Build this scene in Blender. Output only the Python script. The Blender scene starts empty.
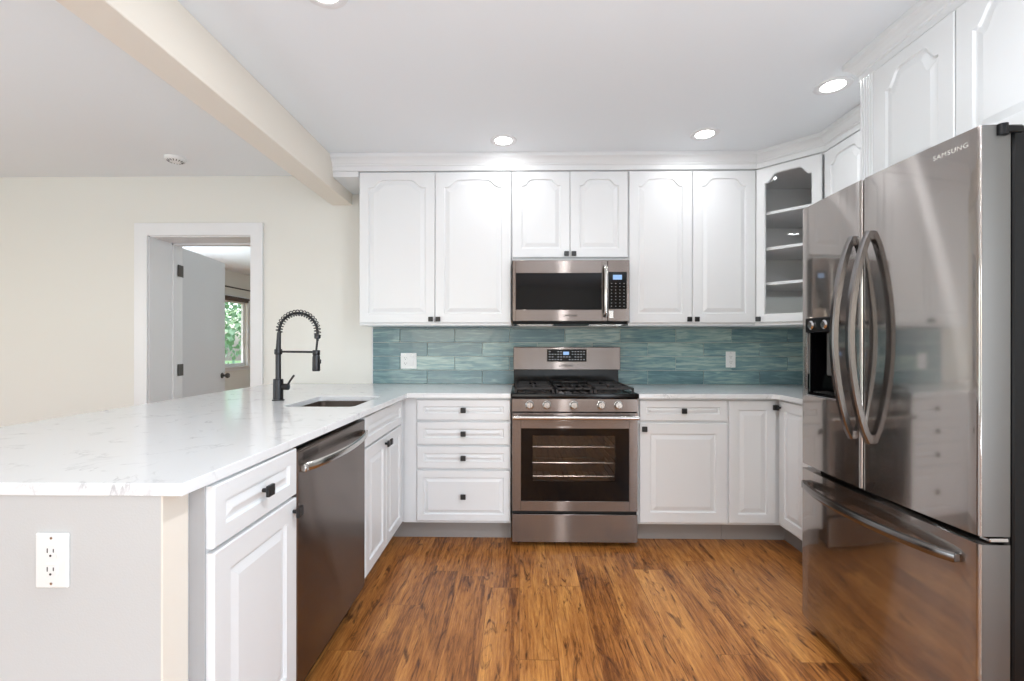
import bpy, bmesh, math, random
from mathutils import Vector, Matrix
random.seed(7)
S = bpy.context.scene
COL = S.collection
PI = math.pi

# ------------------------------------------------------------ camera, world, light, exposure
CAMH = 1.192
cd = bpy.data.cameras.new('camera'); cam = bpy.data.objects.new('camera', cd); COL.objects.link(cam)
cd.sensor_fit = 'HORIZONTAL'; cd.sensor_width = 36.0
cd.lens = 36.0 * 458.0 / 1024.0
cd.shift_y = 3.5 / 1024.0
cd.clip_start = 0.05
cam.location = (0, 0, CAMH)
cam.rotation_euler = (Matrix.Rotation(0.0167, 3, 'Z') @ Matrix.Rotation(PI/2, 3, 'X') @ Matrix.Rotation(0.001, 3, 'Z')).to_euler()
S.camera = cam

w = bpy.data.worlds.new('world'); S.world = w; w.use_nodes = True
nt = w.node_tree; bg = nt.nodes['Background']
sky = nt.nodes.new('ShaderNodeTexSky'); sky.sky_type = 'NISHITA'; sky.sun_disc = False
sky.sun_elevation = math.radians(50); sky.sun_rotation = math.radians(200); sky.dust_density = 3.0
nt.links.new(sky.outputs[0], bg.inputs[0]); bg.inputs[1].default_value = 0.7

def area(name, loc, rot, sx, sy, power, color=(1, 1, 1), shape='RECTANGLE', spread=None):
    l = bpy.data.lights.new(name, 'AREA'); l.shape = shape; l.size = sx; l.size_y = sy
    l.energy = power; l.color = color
    if spread: l.spread = spread
    o = bpy.data.objects.new(name, l); COL.objects.link(o); o.location = loc; o.rotation_euler = rot
    return o
# added, unseen fill lights at made-up window openings around the camera and in the bedroom
FILL_TINT = (0.80, 0.915, 1.02)
area('fill_light_rear', (-1.7, -3.92, 1.10), (PI/2, 0, 0), 2.6, 2.1, 26, FILL_TINT)
area('fill_light_left', (-5.92, -0.2, 1.25), (PI/2, 0, -PI/2), 2.6, 2.0, 38, FILL_TINT)
area('fill_light_right', (2.10, -1.75, 1.10), (PI/2, 0, PI/2), 2.3, 2.0, 82, FILL_TINT)
area('fill_light_bedroom', (-4.86, 5.2, 1.4), (PI/2, 0, -PI/2), 1.2, 1.2, 75, FILL_TINT)
# unseen fill lights added behind camera and in dining area, aimed at the ceiling
area('fill_bounce_kitchen', (0.6, -0.45, 0.7), (PI, 0, 0), 1.2, 1.2, 46, FILL_TINT)
area('fill_bounce_dining', (-3.3, 0.6, 0.6), (PI, 0, 0), 1.4, 1.4, 22, FILL_TINT)
DOWN_POWER = 1.5

vs = S.view_settings
vs.view_transform = 'Standard'; vs.look = 'None'; vs.exposure = 0.08; vs.gamma = 1.0
vs.use_curve_mapping = False

# ------------------------------------------------------------ materials
def lin(c):
    return tuple((v/255/12.92 if v/255 <= 0.04045 else ((v/255+0.055)/1.055)**2.4) for v in c) + (1,)

def mat(name, rgb=None, rough=0.5, metal=0.0, spec=0.5, coat=0.0, emit=None, es=0):
    m = bpy.data.materials.new(name); m.use_nodes = True
    b = m.node_tree.nodes['Principled BSDF']
    if rgb: b.inputs['Base Color'].default_value = lin(rgb)
    b.inputs['Roughness'].default_value = rough; b.inputs['Metallic'].default_value = metal
    b.inputs['Specular IOR Level'].default_value = spec
    b.inputs['Coat Weight'].default_value = coat
    if emit:
        b.inputs['Emission Color'].default_value = lin(emit); b.inputs['Emission Strength'].default_value = es
    return m
def N(m, t): return m.node_tree.nodes.new(t)
def L(m, a, b): m.node_tree.links.new(a, b)
def BS(m): return m.node_tree.nodes['Principled BSDF']

def paint(name, rgb, rough=0.5, bump=0.02, scale=250, spec=0.5):
    m = mat(name, rgb, rough, spec=spec)
    tc = N(m, 'ShaderNodeTexCoord'); nz = N(m, 'ShaderNodeTexNoise'); bp = N(m, 'ShaderNodeBump')
    nz.inputs['Scale'].default_value = scale; nz.inputs['Detail'].default_value = 3
    bp.inputs['Strength'].default_value = bump; bp.inputs['Distance'].default_value = 0.002
    L(m, tc.outputs['Object'], nz.inputs['Vector']); L(m, nz.outputs['Fac'], bp.inputs['Height'])
    L(m, bp.outputs[0], BS(m).inputs['Normal'])
    return m

M = {}
M['wall'] = paint('cream_wall_paint', (229, 227, 220), 0.6, 0.15)
M['beam'] = paint('beige_beam_paint', (234, 226, 214), 0.55, 0.1)
M['ceil'] = paint('white_ceiling_paint', (238, 242, 245), 0.75, 0.1)
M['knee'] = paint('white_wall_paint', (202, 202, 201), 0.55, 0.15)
M['cab'] = paint('white_cabinet_lacquer', (231, 232, 233), 0.33, 0.02, 40)
M['trimw'] = paint('white_trim_paint', (232, 232, 233), 0.35, 0.02, 60)
M['doorw'] = paint('white_door_paint', (216, 217, 220), 0.4, 0.02, 60)
M['inner'] = paint('cabinet_interior', (242, 242, 242), 0.5, 0.02, 60)
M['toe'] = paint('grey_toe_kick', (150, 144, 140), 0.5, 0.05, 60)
M['shadefill'] = paint('shaded_filler_grey', (168, 168, 170), 0.5, 0.05, 60)  # grey stands in for the low light on the peninsula cabinet end
M['gap'] = mat('dark_gap', (30, 28, 27), 0.8)
M['black'] = paint('matte_black_metal', (28, 28, 29), 0.38, 0.02, 100)
M['faucet'] = mat('gunmetal', (62, 62, 64), 0.33, 0.85)
M['plastic'] = mat('white_plastic', (238, 238, 236), 0.35)
M['slot'] = mat('socket_slot', (45, 42, 40), 0.6)
M['glassblk'] = mat('black_glass', (8, 7, 9), 0.05, 0, 0.3)
M['enamel'] = mat('black_enamel', (9, 8, 8), 0.2, spec=0.3)
M['iron'] = paint('cast_iron', (32, 28, 27), 0.5, 0.2, 200)
M['blackpl'] = mat('black_plastic', (9, 9, 11), 0.4, spec=0.25)
M['chrome'] = mat('chrome', (215, 215, 218), 0.12, 1.0)
M['ovenin'] = mat('oven_interior', (34, 26, 25), 0.5)
M['rack'] = mat('oven_rack_wire', (190, 185, 178), 0.25, 1.0)
M['legend'] = mat('pale_legend', (165, 168, 172), 0.5)
M['display'] = mat('blue_display', (70, 90, 120), 0.3, emit=(150, 190, 235), es=0.8)
M['hinge'] = mat('dark_hinge', (92, 90, 88), 0.35, 0.8)
M['grout'] = paint('pale_grout', (205, 212, 208), 0.8, 0.1)
M['logo'] = mat('silver_logo', (215, 212, 208), 0.3, 0.6)
M['lens'] = mat('lamp_lens', (255, 255, 255), 0.4, emit=(255, 252, 247), es=16.0)
M['shade'] = mat('brown_shade_fabric', (95, 82, 76), 0.8)

def steel(name, rgb, rough, brushed=0.0, wide=0.225, streak=0.015):
    """satin metal; 'brushed' mixes in a wide anisotropic lobe that stretches highlights up and down"""
    m = mat(name, rgb, rough, 1.0)
    b = BS(m)
    tc = N(m, 'ShaderNodeTexCoord'); mp = N(m, 'ShaderNodeMapping'); nz = N(m, 'ShaderNodeTexNoise')
    mp.inputs['Scale'].default_value = (2, 2, 90)
    nz.inputs['Scale'].default_value = 3; nz.inputs['Detail'].default_value = 3
    mr = N(m, 'ShaderNodeMapRange'); mr.inputs['To Min'].default_value = rough - streak; mr.inputs['To Max'].default_value = rough + streak
    L(m, tc.outputs['Object'], mp.inputs[0]); L(m, mp.outputs[0], nz.inputs['Vector'])
    L(m, nz.outputs['Fac'], mr.inputs['Value']); L(m, mr.outputs[0], b.inputs['Roughness'])
    if brushed:
        g = N(m, 'ShaderNodeBsdfAnisotropic'); g.inputs['Color'].default_value = lin(rgb)
        g.inputs['Roughness'].default_value = wide; g.inputs['Anisotropy'].default_value = 0.86; g.inputs['Rotation'].default_value = 0.0
        tg = N(m, 'ShaderNodeTangent'); tg.direction_type = 'RADIAL'; tg.axis = 'Z'
        L(m, tg.outputs[0], g.inputs['Tangent'])
        mx = N(m, 'ShaderNodeMixShader'); mx.inputs[0].default_value = brushed
        L(m, b.outputs[0], mx.inputs[1]); L(m, g.outputs[0], mx.inputs[2])
        L(m, mx.outputs[0], m.node_tree.nodes['Material Output'].inputs['Surface'])
    return m
M['steel'] = steel('brushed_steel', (140, 131, 126), 0.2, 0.6)
M['steelf'] = steel('fridge_steel', (182, 176, 172), 0.06, 0.46)
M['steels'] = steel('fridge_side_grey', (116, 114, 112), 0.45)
M['sinks'] = steel('sink_steel', (140, 128, 120), 0.3)
M['handle'] = steel('bright_steel', (200, 197, 193), 0.2)

def quartz():
    m = mat('white_quartz', (240, 240, 239), 0.13, spec=0.4)
    tc = N(m, 'ShaderNodeTexCoord'); nz = N(m, 'ShaderNodeTexNoise'); nz.inputs['Scale'].default_value = 5
    nz.inputs['Detail'].default_value = 9; nz.inputs['Distortion'].default_value = 1.6; nz.inputs['Roughness'].default_value = 0.6
    cr = N(m, 'ShaderNodeValToRGB'); e = cr.color_ramp.elements
    e[0].position = 0.475; e[0].color = (0, 0, 0, 1); e[1].position = 0.50; e[1].color = (1, 1, 1, 1)
    k = cr.color_ramp.elements.new(0.525); k.color = (0, 0, 0, 1)
    n2 = N(m, 'ShaderNodeTexNoise'); n2.inputs['Scale'].default_value = 9; n2.inputs['Detail'].default_value = 5
    c2 = N(m, 'ShaderNodeMapRange'); c2.inputs['From Min'].default_value = 0.5; c2.inputs['From Max'].default_value = 0.72
    mu = N(m, 'ShaderNodeMath'); mu.operation = 'MULTIPLY'
    mx = N(m, 'ShaderNodeMix'); mx.data_type = 'RGBA'
    mx.inputs['A'].default_value = lin((235, 236, 237)); mx.inputs['B'].default_value = lin((188, 188, 191))
    L(m, tc.outputs['Object'], nz.inputs['Vector']); L(m, tc.outputs['Object'], n2.inputs['Vector'])
    L(m, nz.outputs['Fac'], cr.inputs[0]); L(m, n2.outputs['Fac'], c2.inputs['Value'])
    L(m, cr.outputs[0], mu.inputs[0]); L(m, c2.outputs[0], mu.inputs[1])
    L(m, mu.outputs[0], mx.inputs['Factor']); L(m, mx.outputs['Result'], BS(m).inputs['Base Color'])
    return m
M['quartz'] = quartz()

def wood():
    m = mat('oak_laminate', (170, 105, 50), 0.3, spec=0.45)
    tc = N(m, 'ShaderNodeTexCoord'); sp = N(m, 'ShaderNodeSeparateXYZ'); cb = N(m, 'ShaderNodeCombineXYZ')
    L(m, tc.outputs['Object'], sp.inputs[0]); L(m, sp.outputs['X'], cb.inputs['Y'])
    br = N(m, 'ShaderNodeTexBrick'); br.offset = 0.0
    br.inputs['Scale'].default_value = 1.0; br.inputs['Brick Width'].default_value = 1.22; br.inputs['Row Height'].default_value = 0.15
    br.inputs['Mortar Size'].default_value = 0.0013; br.inputs['Mortar Smooth'].default_value = 0.2
    br.inputs['Color1'].default_value = (0, 0, 0, 1); br.inputs['Color2'].default_value = (1, 1, 1, 1); br.inputs['Mortar'].default_value = (0.3, 0.3, 0.3, 1)
    dv = N(m, 'ShaderNodeMath'); dv.operation = 'DIVIDE'; dv.inputs[1].default_value = 0.15; L(m, sp.outputs['X'], dv.inputs[0])
    fl = N(m, 'ShaderNodeMath'); fl.operation = 'FLOOR'; L(m, dv.outputs[0], fl.inputs[0])
    wn = N(m, 'ShaderNodeTexWhiteNoise'); wn.noise_dimensions = '1D'; L(m, fl.outputs[0], wn.inputs['W'])
    of = N(m, 'ShaderNodeMath'); of.operation = 'MULTIPLY_ADD'; of.inputs[1].default_value = 1.22; L(m, wn.outputs['Value'], of.inputs[0]); L(m, sp.outputs['Y'], of.inputs[2])
    L(m, of.outputs[0], cb.inputs['X'])
    L(m, cb.outputs[0], br.inputs['Vector'])
    mul = N(m, 'ShaderNodeMath'); mul.operation = 'MULTIPLY'; mul.inputs[1].default_value = 37.0
    L(m, br.outputs['Color'], mul.inputs[0])
    cz = N(m, 'ShaderNodeCombineXYZ'); L(m, sp.outputs['X'], cz.inputs['X']); L(m, sp.outputs['Y'], cz.inputs['Y']); L(m, mul.outputs[0], cz.inputs['Z'])
    def noise(scale, sx, sy, detail, dist, rough=0.6):
        mp = N(m, 'ShaderNodeMapping'); mp.inputs['Scale'].default_value = (sx, sy, 1)
        nz = N(m, 'ShaderNodeTexNoise'); nz.inputs['Scale'].default_value = scale; nz.inputs['Detail'].default_value = detail
        nz.inputs['Distortion'].default_value = dist; nz.inputs['Roughness'].default_value = rough
        L(m, cz.outputs[0], mp.inputs[0]); L(m, mp.outputs[0], nz.inputs['Vector']); return nz
    big = noise(1.0, 8, 1.1, 5, 0.9); fine = noise(1.0, 130, 7, 7, 0.4, 0.75); knot = noise(1.0, 16, 3.2, 4, 2.6)
    ad = N(m, 'ShaderNodeMath'); ad.operation = 'MULTIPLY_ADD'; ad.inputs[1].default_value = 0.62
    L(m, fine.outputs['Fac'], ad.inputs[0])
    a0 = N(m, 'ShaderNodeMath'); a0.operation = 'MULTIPLY'; a0.inputs[1].default_value = 0.58; L(m, big.outputs['Fac'], a0.inputs[0])
    L(m, a0.outputs[0], ad.inputs[2])
    a1 = N(m, 'ShaderNodeMath'); a1.operation = 'MULTIPLY_ADD'; a1.inputs[1].default_value = -0.10; L(m, br.outputs['Color'], a1.inputs[0]); L(m, ad.outputs[0], a1.inputs[2])
    cr = N(m, 'ShaderNodeValToRGB'); e = cr.color_ramp.elements
    e[0].position = 0.36; e[0].color = lin((78, 40, 17)); e[1].position = 0.74; e[1].color = lin((222, 158, 84))
    for p, c in ((0.46, (126, 75, 35)), (0.54, (168, 107, 52)), (0.63, (192, 130, 68))):
        k = cr.color_ramp.elements.new(p); k.color = lin(c)
    L(m, a1.outputs[0], cr.inputs[0])
    kr = N(m, 'ShaderNodeMapRange'); kr.inputs['From Min'].default_value = 0.56; kr.inputs['From Max'].default_value = 0.68; kr.inputs['To Max'].default_value = 0.85
    L(m, knot.outputs['Fac'], kr.inputs['Value'])
    mk = N(m, 'ShaderNodeMix'); mk.data_type = 'RGBA'; mk.inputs['B'].default_value = lin((72, 38, 20))
    L(m, kr.outputs[0], mk.inputs['Factor']); L(m, cr.outputs[0], mk.inputs['A'])
    mm = N(m, 'ShaderNodeMix'); mm.data_type = 'RGBA'; mm.inputs['B'].default_value = lin((70, 40, 22))
    mf = N(m, 'ShaderNodeMath'); mf.operation = 'MULTIPLY'; mf.inputs[1].default_value = 0.55; L(m, br.outputs['Fac'], mf.inputs[0])
    L(m, mf.outputs[0], mm.inputs['Factor']); L(m, mk.outputs['Result'], mm.inputs['A'])
    L(m, mm.outputs['Result'], BS(m).inputs['Base Color'])
    bp = N(m, 'ShaderNodeBump'); bp.inputs['Strength'].default_value = 0.25; bp.inputs['Distance'].default_value = 0.002
    L(m, fine.outputs['Fac'], bp.inputs['Height']); L(m, bp.outputs[0], BS(m).inputs['Normal'])
    return m
M['wood'] = wood()

def tile():
    m = mat('teal_glazed_tile', (110, 150, 150), 0.16, spec=0.6)
    at = N(m, 'ShaderNodeAttribute'); at.attribute_name = 'tint'
    tc = N(m, 'ShaderNodeTexCoord'); mp = N(m, 'ShaderNodeMapping'); mp.inputs['Scale'].default_value = (4, 4, 34)
    av = N(m, 'ShaderNodeVectorMath'); av.operation = 'MULTIPLY_ADD'
    L(m, at.outputs['Color'], av.inputs[0]); av.inputs[1].default_value = (9, 9, 9)
    L(m, tc.outputs['Object'], mp.inputs[0]); L(m, mp.outputs[0], av.inputs[2])
    nz = N(m, 'ShaderNodeTexNoise'); nz.inputs['Scale'].default_value = 1.6; nz.inputs['Detail'].default_value = 7; nz.inputs['Distortion'].default_value = 0.8
    L(m, av.outputs[0], nz.inputs['Vector'])
    a = N(m, 'ShaderNodeMath'); a.operation = 'MULTIPLY_ADD'; a.inputs[1].default_value = 0.4
    sr = N(m, 'ShaderNodeSeparateXYZ'); L(m, at.outputs['Color'], sr.inputs[0]); L(m, sr.outputs['X'], a.inputs[0]); 
    b0 = N(m, 'ShaderNodeMath'); b0.operation = 'SUBTRACT'; b0.inputs[1].default_value = 0.23; L(m, nz.outputs['Fac'], b0.inputs[0]); L(m, b0.outputs[0], a.inputs[2])
    cr = N(m, 'ShaderNodeValToRGB'); e = cr.color_ramp.elements
    e[0].position = 0.30; e[0].color = lin((100, 130, 137)); e[1].position = 0.72; e[1].color = lin((176, 196, 190))
    for p, c in ((0.42, (118, 149, 153)), (0.52, (134, 163, 164)), (0.60, (152, 177, 173))):
        k = cr.color_ramp.elements.new(p); k.color = lin(c)
    L(m, a.outputs[0], cr.inputs[0]); L(m, cr.outputs[0], BS(m).inputs['Base Color'])
    bp = N(m, 'ShaderNodeBump'); bp.inputs['Strength'].default_value = 0.3; bp.inputs['Distance'].default_value = 0.004
    n2 = N(m, 'ShaderNodeTexNoise'); n2.inputs['Scale'].default_value = 22; n2.inputs['Detail'].default_value = 2
    L(m, tc.outputs['Object'], n2.inputs['Vector']); L(m, n2.outputs['Fac'], bp.inputs['Height']); L(m, bp.outputs[0], BS(m).inputs['Normal'])
    return m
M['tile'] = tile()

def glass(name, a=0.12, tint=(1, 1, 1, 1)):
    m = bpy.data.materials.new(name); m.use_nodes = True; n = m.node_tree; n.nodes.clear()
    o = n.nodes.new('ShaderNodeOutputMaterial'); t = n.nodes.new('ShaderNodeBsdfTransparent'); g = n.nodes.new('ShaderNodeBsdfGlossy')
    t.inputs[0].default_value = tint
    g.inputs['Roughness'].default_value = 0.02; x = n.nodes.new('ShaderNodeMixShader')
    x.inputs[0].default_value = a
    n.links.new(t.outputs[0], x.inputs[1]); n.links.new(g.outputs[0], x.inputs[2]); n.links.new(x.outputs[0], o.inputs[0])
    return m
M['glass'] = glass('clear_glass', 0.015)
M['ovglass'] = glass('tinted_oven_glass', 0.05, (0.85, 0.82, 0.8, 1))
def leafm():
    m = mat('leaf_green', (96, 140, 78), 0.5)
    oi = N(m, 'ShaderNodeTexCoord'); nz = N(m, 'ShaderNodeTexNoise'); nz.inputs['Scale'].default_value = 3
    mx = N(m, 'ShaderNodeMix'); mx.data_type = 'RGBA'; mx.inputs['A'].default_value = lin((120, 158, 112)); mx.inputs['B'].default_value = lin((190, 218, 170))
    L(m, oi.outputs['Object'], nz.inputs['Vector']); L(m, nz.outputs['Fac'], mx.inputs['Factor']); L(m, mx.outputs['Result'], BS(m).inputs['Base Color'])
    return m
M['leaf'] = leafm(); M['bark'] = paint('bark', (98, 78, 60), 0.8, 0.5, 30)
M['grass'] = paint('grass', (98, 132, 74), 0.9, 0.5, 30)

# ------------------------------------------------------------ mesh helpers
def bx(bm, x0, x1, y0, y1, z0, z1, bev=0.0, mi=0, seg=1):
    t = bmesh.new(); bmesh.ops.create_cube(t, size=1)
    for v in t.verts:
        v.co = Vector(((x0+x1)/2 + v.co.x*(x1-x0), (y0+y1)/2 + v.co.y*(y1-y0), (z0+z1)/2 + v.co.z*(z1-z0)))
    if bev: bmesh.ops.bevel(t, geom=t.edges[:], offset=bev, segments=seg, affect='EDGES', profile=0.5)
    merge(bm, t, mi)
def merge(bm, t, mi=None, mx=None):
    if mx is not None: bmesh.ops.transform(t, matrix=mx, verts=t.verts)
    if mi is not None:
        for f in t.faces: f.material_index = mi
    me = bpy.data.meshes.new('tmp'); t.to_mesh(me); t.free(); bm.from_mesh(me); bpy.data.meshes.remove(me)
def cyl(bm, p0, p1, r0, r1=None, seg=20, mi=0, bev=0):
    r1 = r0 if r1 is None else r1
    p0 = Vector(p0); p1 = Vector(p1); d = p1 - p0
    t = bmesh.new(); bmesh.ops.create_cone(t, cap_ends=True, segments=seg, radius1=r0, radius2=r1, depth=d.length)
    if bev:
        bmesh.ops.bevel(t, geom=[e for e in t.edges if len(e.link_faces) == 2 and e.calc_face_angle(0) > 1.0], offset=bev, segments=2, affect='EDGES')
    q = Vector((0, 0, 1)).rotation_difference(d.normalized()).to_matrix().to_4x4()
    merge(bm, t, mi, Matrix.Translation((p0+p1)/2) @ q)
def tube(bm, pts, r, seg=10, mi=0, flat=None, closed=False):
    """sweep a circle (or flat=(rx, ry) ellipse) along pts"""
    pts = [Vector(p) for p in pts]; n = len(pts); rings = []
    up = None
    for i, p in enumerate(pts):
        if closed: d = (pts[(i+1) % n] - pts[i-1]).normalized()
        else: d = (pts[min(i+1, n-1)] - pts[max(i-1, 0)]).normalized()
        if up is None:
            up = Vector((0, 0, 1)) if abs(d.z) < 0.9 else Vector((0, 1, 0))
        s = d.cross(up).normalized(); u = s.cross(d).normalized(); up = u
        rr = r[i] if isinstance(r, (list, tuple)) else r
        a, b = (flat if flat else (rr, rr))
        rings.append([bm.verts.new(p + s*a*math.cos(2*PI*k/seg) + u*b*math.sin(2*PI*k/seg)) for k in range(seg)])
    m = n if closed else n-1
    for i in range(m):
        A, B = rings[i], rings[(i+1) % n]
        for k in range(seg):
            f = bm.faces.new((A[k], A[(k+1) % seg], B[(k+1) % seg], B[k])); f.material_index = mi
    if not closed:
        for R in (rings[0][::-1], rings[-1]):
            f = bm.faces.new(R); f.material_index = mi
def lathe(bm, prof, c=(0, 0, 0), seg=28, mi=0, axis=None):
    t = bmesh.new(); rings = []
    for r, z in prof:
        rings.append([t.verts.new((r*math.cos(2*PI*k/seg), r*math.sin(2*PI*k/seg), z)) for k in range(seg)])
    for A, B in zip(rings, rings[1:]):
        for k in range(seg): t.faces.new((A[k], A[(k+1) % seg], B[(k+1) % seg], B[k]))
    t.faces.new(rings[0][::-1]); t.faces.new(rings[-1])
    q = Matrix.Identity(4)
    if axis: q = Vector((0, 0, 1)).rotation_difference(Vector(axis).normalized()).to_matrix().to_4x4()
    merge(bm, t, mi, Matrix.Translation(c) @ q)
def prism(bm, pts, y0, y1, mi=0, bev=0):
    """closed XZ outline extruded along Y"""
    t = bmesh.new(); f = t.faces.new([t.verts.new((x, y0, z)) for x, z in pts])
    r = bmesh.ops.extrude_face_region(t, geom=[f])
    bmesh.ops.translate(t, vec=(0, y1-y0, 0), verts=[v for v in r['geom'] if isinstance(v, bmesh.types.BMVert)])
    bmesh.ops.recalc_face_normals(t, faces=t.faces[:])
    if bev: bmesh.ops.bevel(t, geom=t.edges[:], offset=bev, segments=1, affect='EDGES')
    merge(bm, t, mi)

def obj(name, bm, mats, parent=None, loc=(0, 0, 0), rz=0.0, smooth=False):
    me = bpy.data.meshes.new(name)
    bmesh.ops.recalc_face_normals(bm, faces=bm.faces[:])
    bm.to_mesh(me); bm.free()
    for k in ([mats] if isinstance(mats, str) else mats): me.materials.append(M[k])
    o = bpy.data.objects.new(name, me); COL.objects.link(o)
    o.location = loc; o.rotation_euler = (0, 0, rz)
    if parent: o.parent = parent
    if smooth:
        for p in me.polygons: p.use_smooth = True
        me.set_sharp_from_angle(angle=math.radians(38))
    return o
def tag(o, label=None, cat=None, group=None, kind=None):
    if label: o['label'] = label
    if cat: o['category'] = cat
    if group: o['group'] = group
    if kind: o['kind'] = kind
    return o
def thing(name, label, cat, loc=(0, 0, 0), rz=0.0, group=None):
    o = bpy.data.objects.new(name, None); COL.objects.link(o); o.location = loc; o.rotation_euler = (0, 0, rz)
    o.empty_display_size = 0.1
    return tag(o, label, cat, group)
def struct(name, bm, mats, **k):
    return tag(obj(name, bm, mats, **k), kind='structure')
def lettering(text, size, mk, parent, mx, name='lettering', ext=0.0004, spacing=1.0):
    cu = bpy.data.curves.new('t', 'FONT'); cu.body = text; cu.size = size; cu.extrude = ext
    cu.align_x = 'CENTER'; cu.align_y = 'CENTER'; cu.space_character = spacing; cu.resolution_u = 3
    t = bpy.data.objects.new('t', cu); COL.objects.link(t)
    bpy.context.view_layer.update()
    me = bpy.data.meshes.new_from_object(t.evaluated_get(bpy.context.evaluated_depsgraph_get()))
    bpy.data.objects.remove(t); bpy.data.curves.remove(cu)
    me.name = name; me.transform(mx); me.materials.clear(); me.materials.append(M[mk])
    o = bpy.data.objects.new(name, me); COL.objects.link(o); o.parent = parent
    return o
# text lying in XZ plane and facing -Y, at local point
def T_front(x, y, z): return Matrix.Translation((x, y, z)) @ Matrix.Rotation(PI/2, 4, 'X')

# ------------------------------------------------------------ room shell
WB = 3.355; WR = 2.15; CZ = 2.432; WL = -6.0; RW = -4.0
bm = bmesh.new(); bx(bm, WL-0.1, WR+0.1, RW-0.1, 9.3, -0.08, 0.0)
struct('floor', bm, 'wood')
bm = bmesh.new(); bx(bm, WL-0.1, WR+0.1, RW-0.1, 9.3, CZ, CZ+0.1)
struct('ceiling', bm, 'ceil')
# back wall with doorway
DX0, DX1, DZ = -2.758, -1.979, 1.995
bm = bmesh.new()
bx(bm, WL-0.1, DX0, WB, WB+0.33, 0, CZ); bx(bm, DX1, WR+0.1, WB, WB+0.33, 0, CZ); bx(bm, DX0, DX1, WB, WB+0.33, DZ, CZ)
struct('wall_back', bm, 'wall')
def wall_with_window(name, axis, c, t, a0, a1, holes):
    bm = bmesh.new()
    def b(u0, u1, z0, z1):
        if axis == 'x': bx(bm, c, c+t, u0, u1, z0, z1)
        else: bx(bm, u0, u1, c, c+t, z0, z1)
    u = a0
    for (h0, h1, z0, z1) in holes:
        b(u, h0, 0, CZ); b(h0, h1, 0, z0); b(h0, h1, z1, CZ); u = h1
    b(u, a1, 0, CZ)
    return struct(name, bm, 'wall')
wall_with_window('wall_left', 'x', WL-0.1, 0.1, RW, WB, [(-1.5, 1.1, 0.25, 2.25)])
wall_with_window('wall_rear', 'y', RW-0.1, 0.1, WL, WR, [(-3.0, -0.4, 0.04, 2.16)])
wall_with_window('wall_right', 'x', WR, 0.1, RW, WB, [(-2.9, -0.6, 0.08, 2.12)])
# bedroom beyond the doorway
BX0, BX1, BY1 = -4.92, -1.2, 9.1
wall_with_window('wall_bedroom_left', 'x', BX0-0.1, 0.1, WB+0.33, BY1, [(4.6, 5.8, 0.8, 2.0), (6.55, 8.17, 0.80, 1.95)])
bm = bmesh.new(); bx(bm, BX1, BX1+0.1, WB+0.33, BY1, 0, CZ); struct('wall_bedroom_right', bm, 'wall')
bm = bmesh.new(); bx(bm, BX0-0.1, BX1+0.1, BY1, BY1+0.1, 0, CZ); struct('wall_bedroom_far', bm, 'wall')

# beam
bm = bmesh.new(); bx(bm, -1.383, -1.234, RW, WB, 2.212, CZ, 0.003)
struct('trim_1', bm, 'beam')
# doorway casing + jamb
bm = bmesh.new()
bx(bm, -2.851, DX0+0.004, WB-0.018, WB, 0, 2.084, 0.002); bx(bm, DX1-0.004, -1.893, WB-0.018, WB, 0, 2.084, 0.002); bx(bm, DX0, DX1, WB-0.018, WB, DZ-0.004, 2.084, 0.002)
bx(bm, DX0, DX0+0.012, WB, WB+0.33, 0, DZ); bx(bm, DX1-0.012, DX1, WB, WB+0.33, 0, DZ); bx(bm, DX0, DX1, WB, WB+0.33, DZ-0.012, DZ)
bx(bm, DX0+0.012, DX0+0.024, WB+0.215, WB+0.255, 0, DZ-0.012, 0.001); bx(bm, DX1-0.024, DX1-0.012, WB+0.215, WB+0.255, 0, DZ-0.012, 0.001)
bx(bm, DX0+0.012, DX1-0.012, WB+0.215, WB+0.255, DZ-0.024, DZ-0.012, 0.001)
struct('trim_2', bm, 'trimw')
# baseboards
bm = bmesh.new(); bx(bm, WL, -2.851, WB-0.014, WB, 0, 0.1, 0.002); struct('baseboard_back', bm, 'trimw')
bm = bmesh.new(); bx(bm, WL, WL+0.014, RW, WB-0.014, 0, 0.1, 0.002); struct('baseboard_left', bm, 'trimw')
bm = bmesh.new(); bx(bm, BX0, BX0+0.014, WB+0.33, BY1, 0, 0.1, 0.002); struct('baseboard_bedroom', bm, 'trimw')
bm = bmesh.new(); bx(bm, WR-0.014, WR, RW, 1.15, 0, 0.1, 0.002); struct('baseboard_right', bm, 'trimw')

# bedroom door
dr = thing('door_1', None, None, (DX0-0.0275, WB+0.346, 0), math.radians(98.8)); tag(dr, kind='structure')
bm = bmesh.new(); bx(bm, 0.008, 0.735, -0.018, 0.018, 0.012, DZ-0.016, 0.002); obj('door_panel', bm, 'doorw', dr)
for z in (0.20, 0.98, 1.777):
    bm = bmesh.new()
    bx(bm, -0.014, 0.010, -0.0205, -0.0175, z-0.045, z+0.045, 0.0005); bx(bm, 0.0045, 0.008, -0.019, 0.016, z-0.045, z+0.045, 0.0005)
    cyl(bm, (-0.002, -0.022, z-0.047), (-0.002, -0.022, z+0.047), 0.0065, seg=12)
    for k in (-0.03, 0, 0.03): cyl(bm, (0.0, -0.022, z+k), (0.0, -0.0225, z+k+0.001), 0.007, seg=8)
    bx(bm, -0.090, -0.018, -0.0425, -0.0375, z-0.047, z+0.047, 0.0005)
    obj('hinge', bm, 'hinge', dr, smooth=True)
bm = bmesh.new()
for s in (-1, 1):
    lathe(bm, [(0.027, 0), (0.027, 0.006), (0.012, 0.010), (0.010, 0.03), (0.022, 0.038), (0.026, 0.052), (0.020, 0.064), (0.004, 0.066)], (0.675, 0.018*s, 0.885), axis=(0, s, 0))
obj('door_knob', bm, 'hinge', dr, smooth=True)

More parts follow.
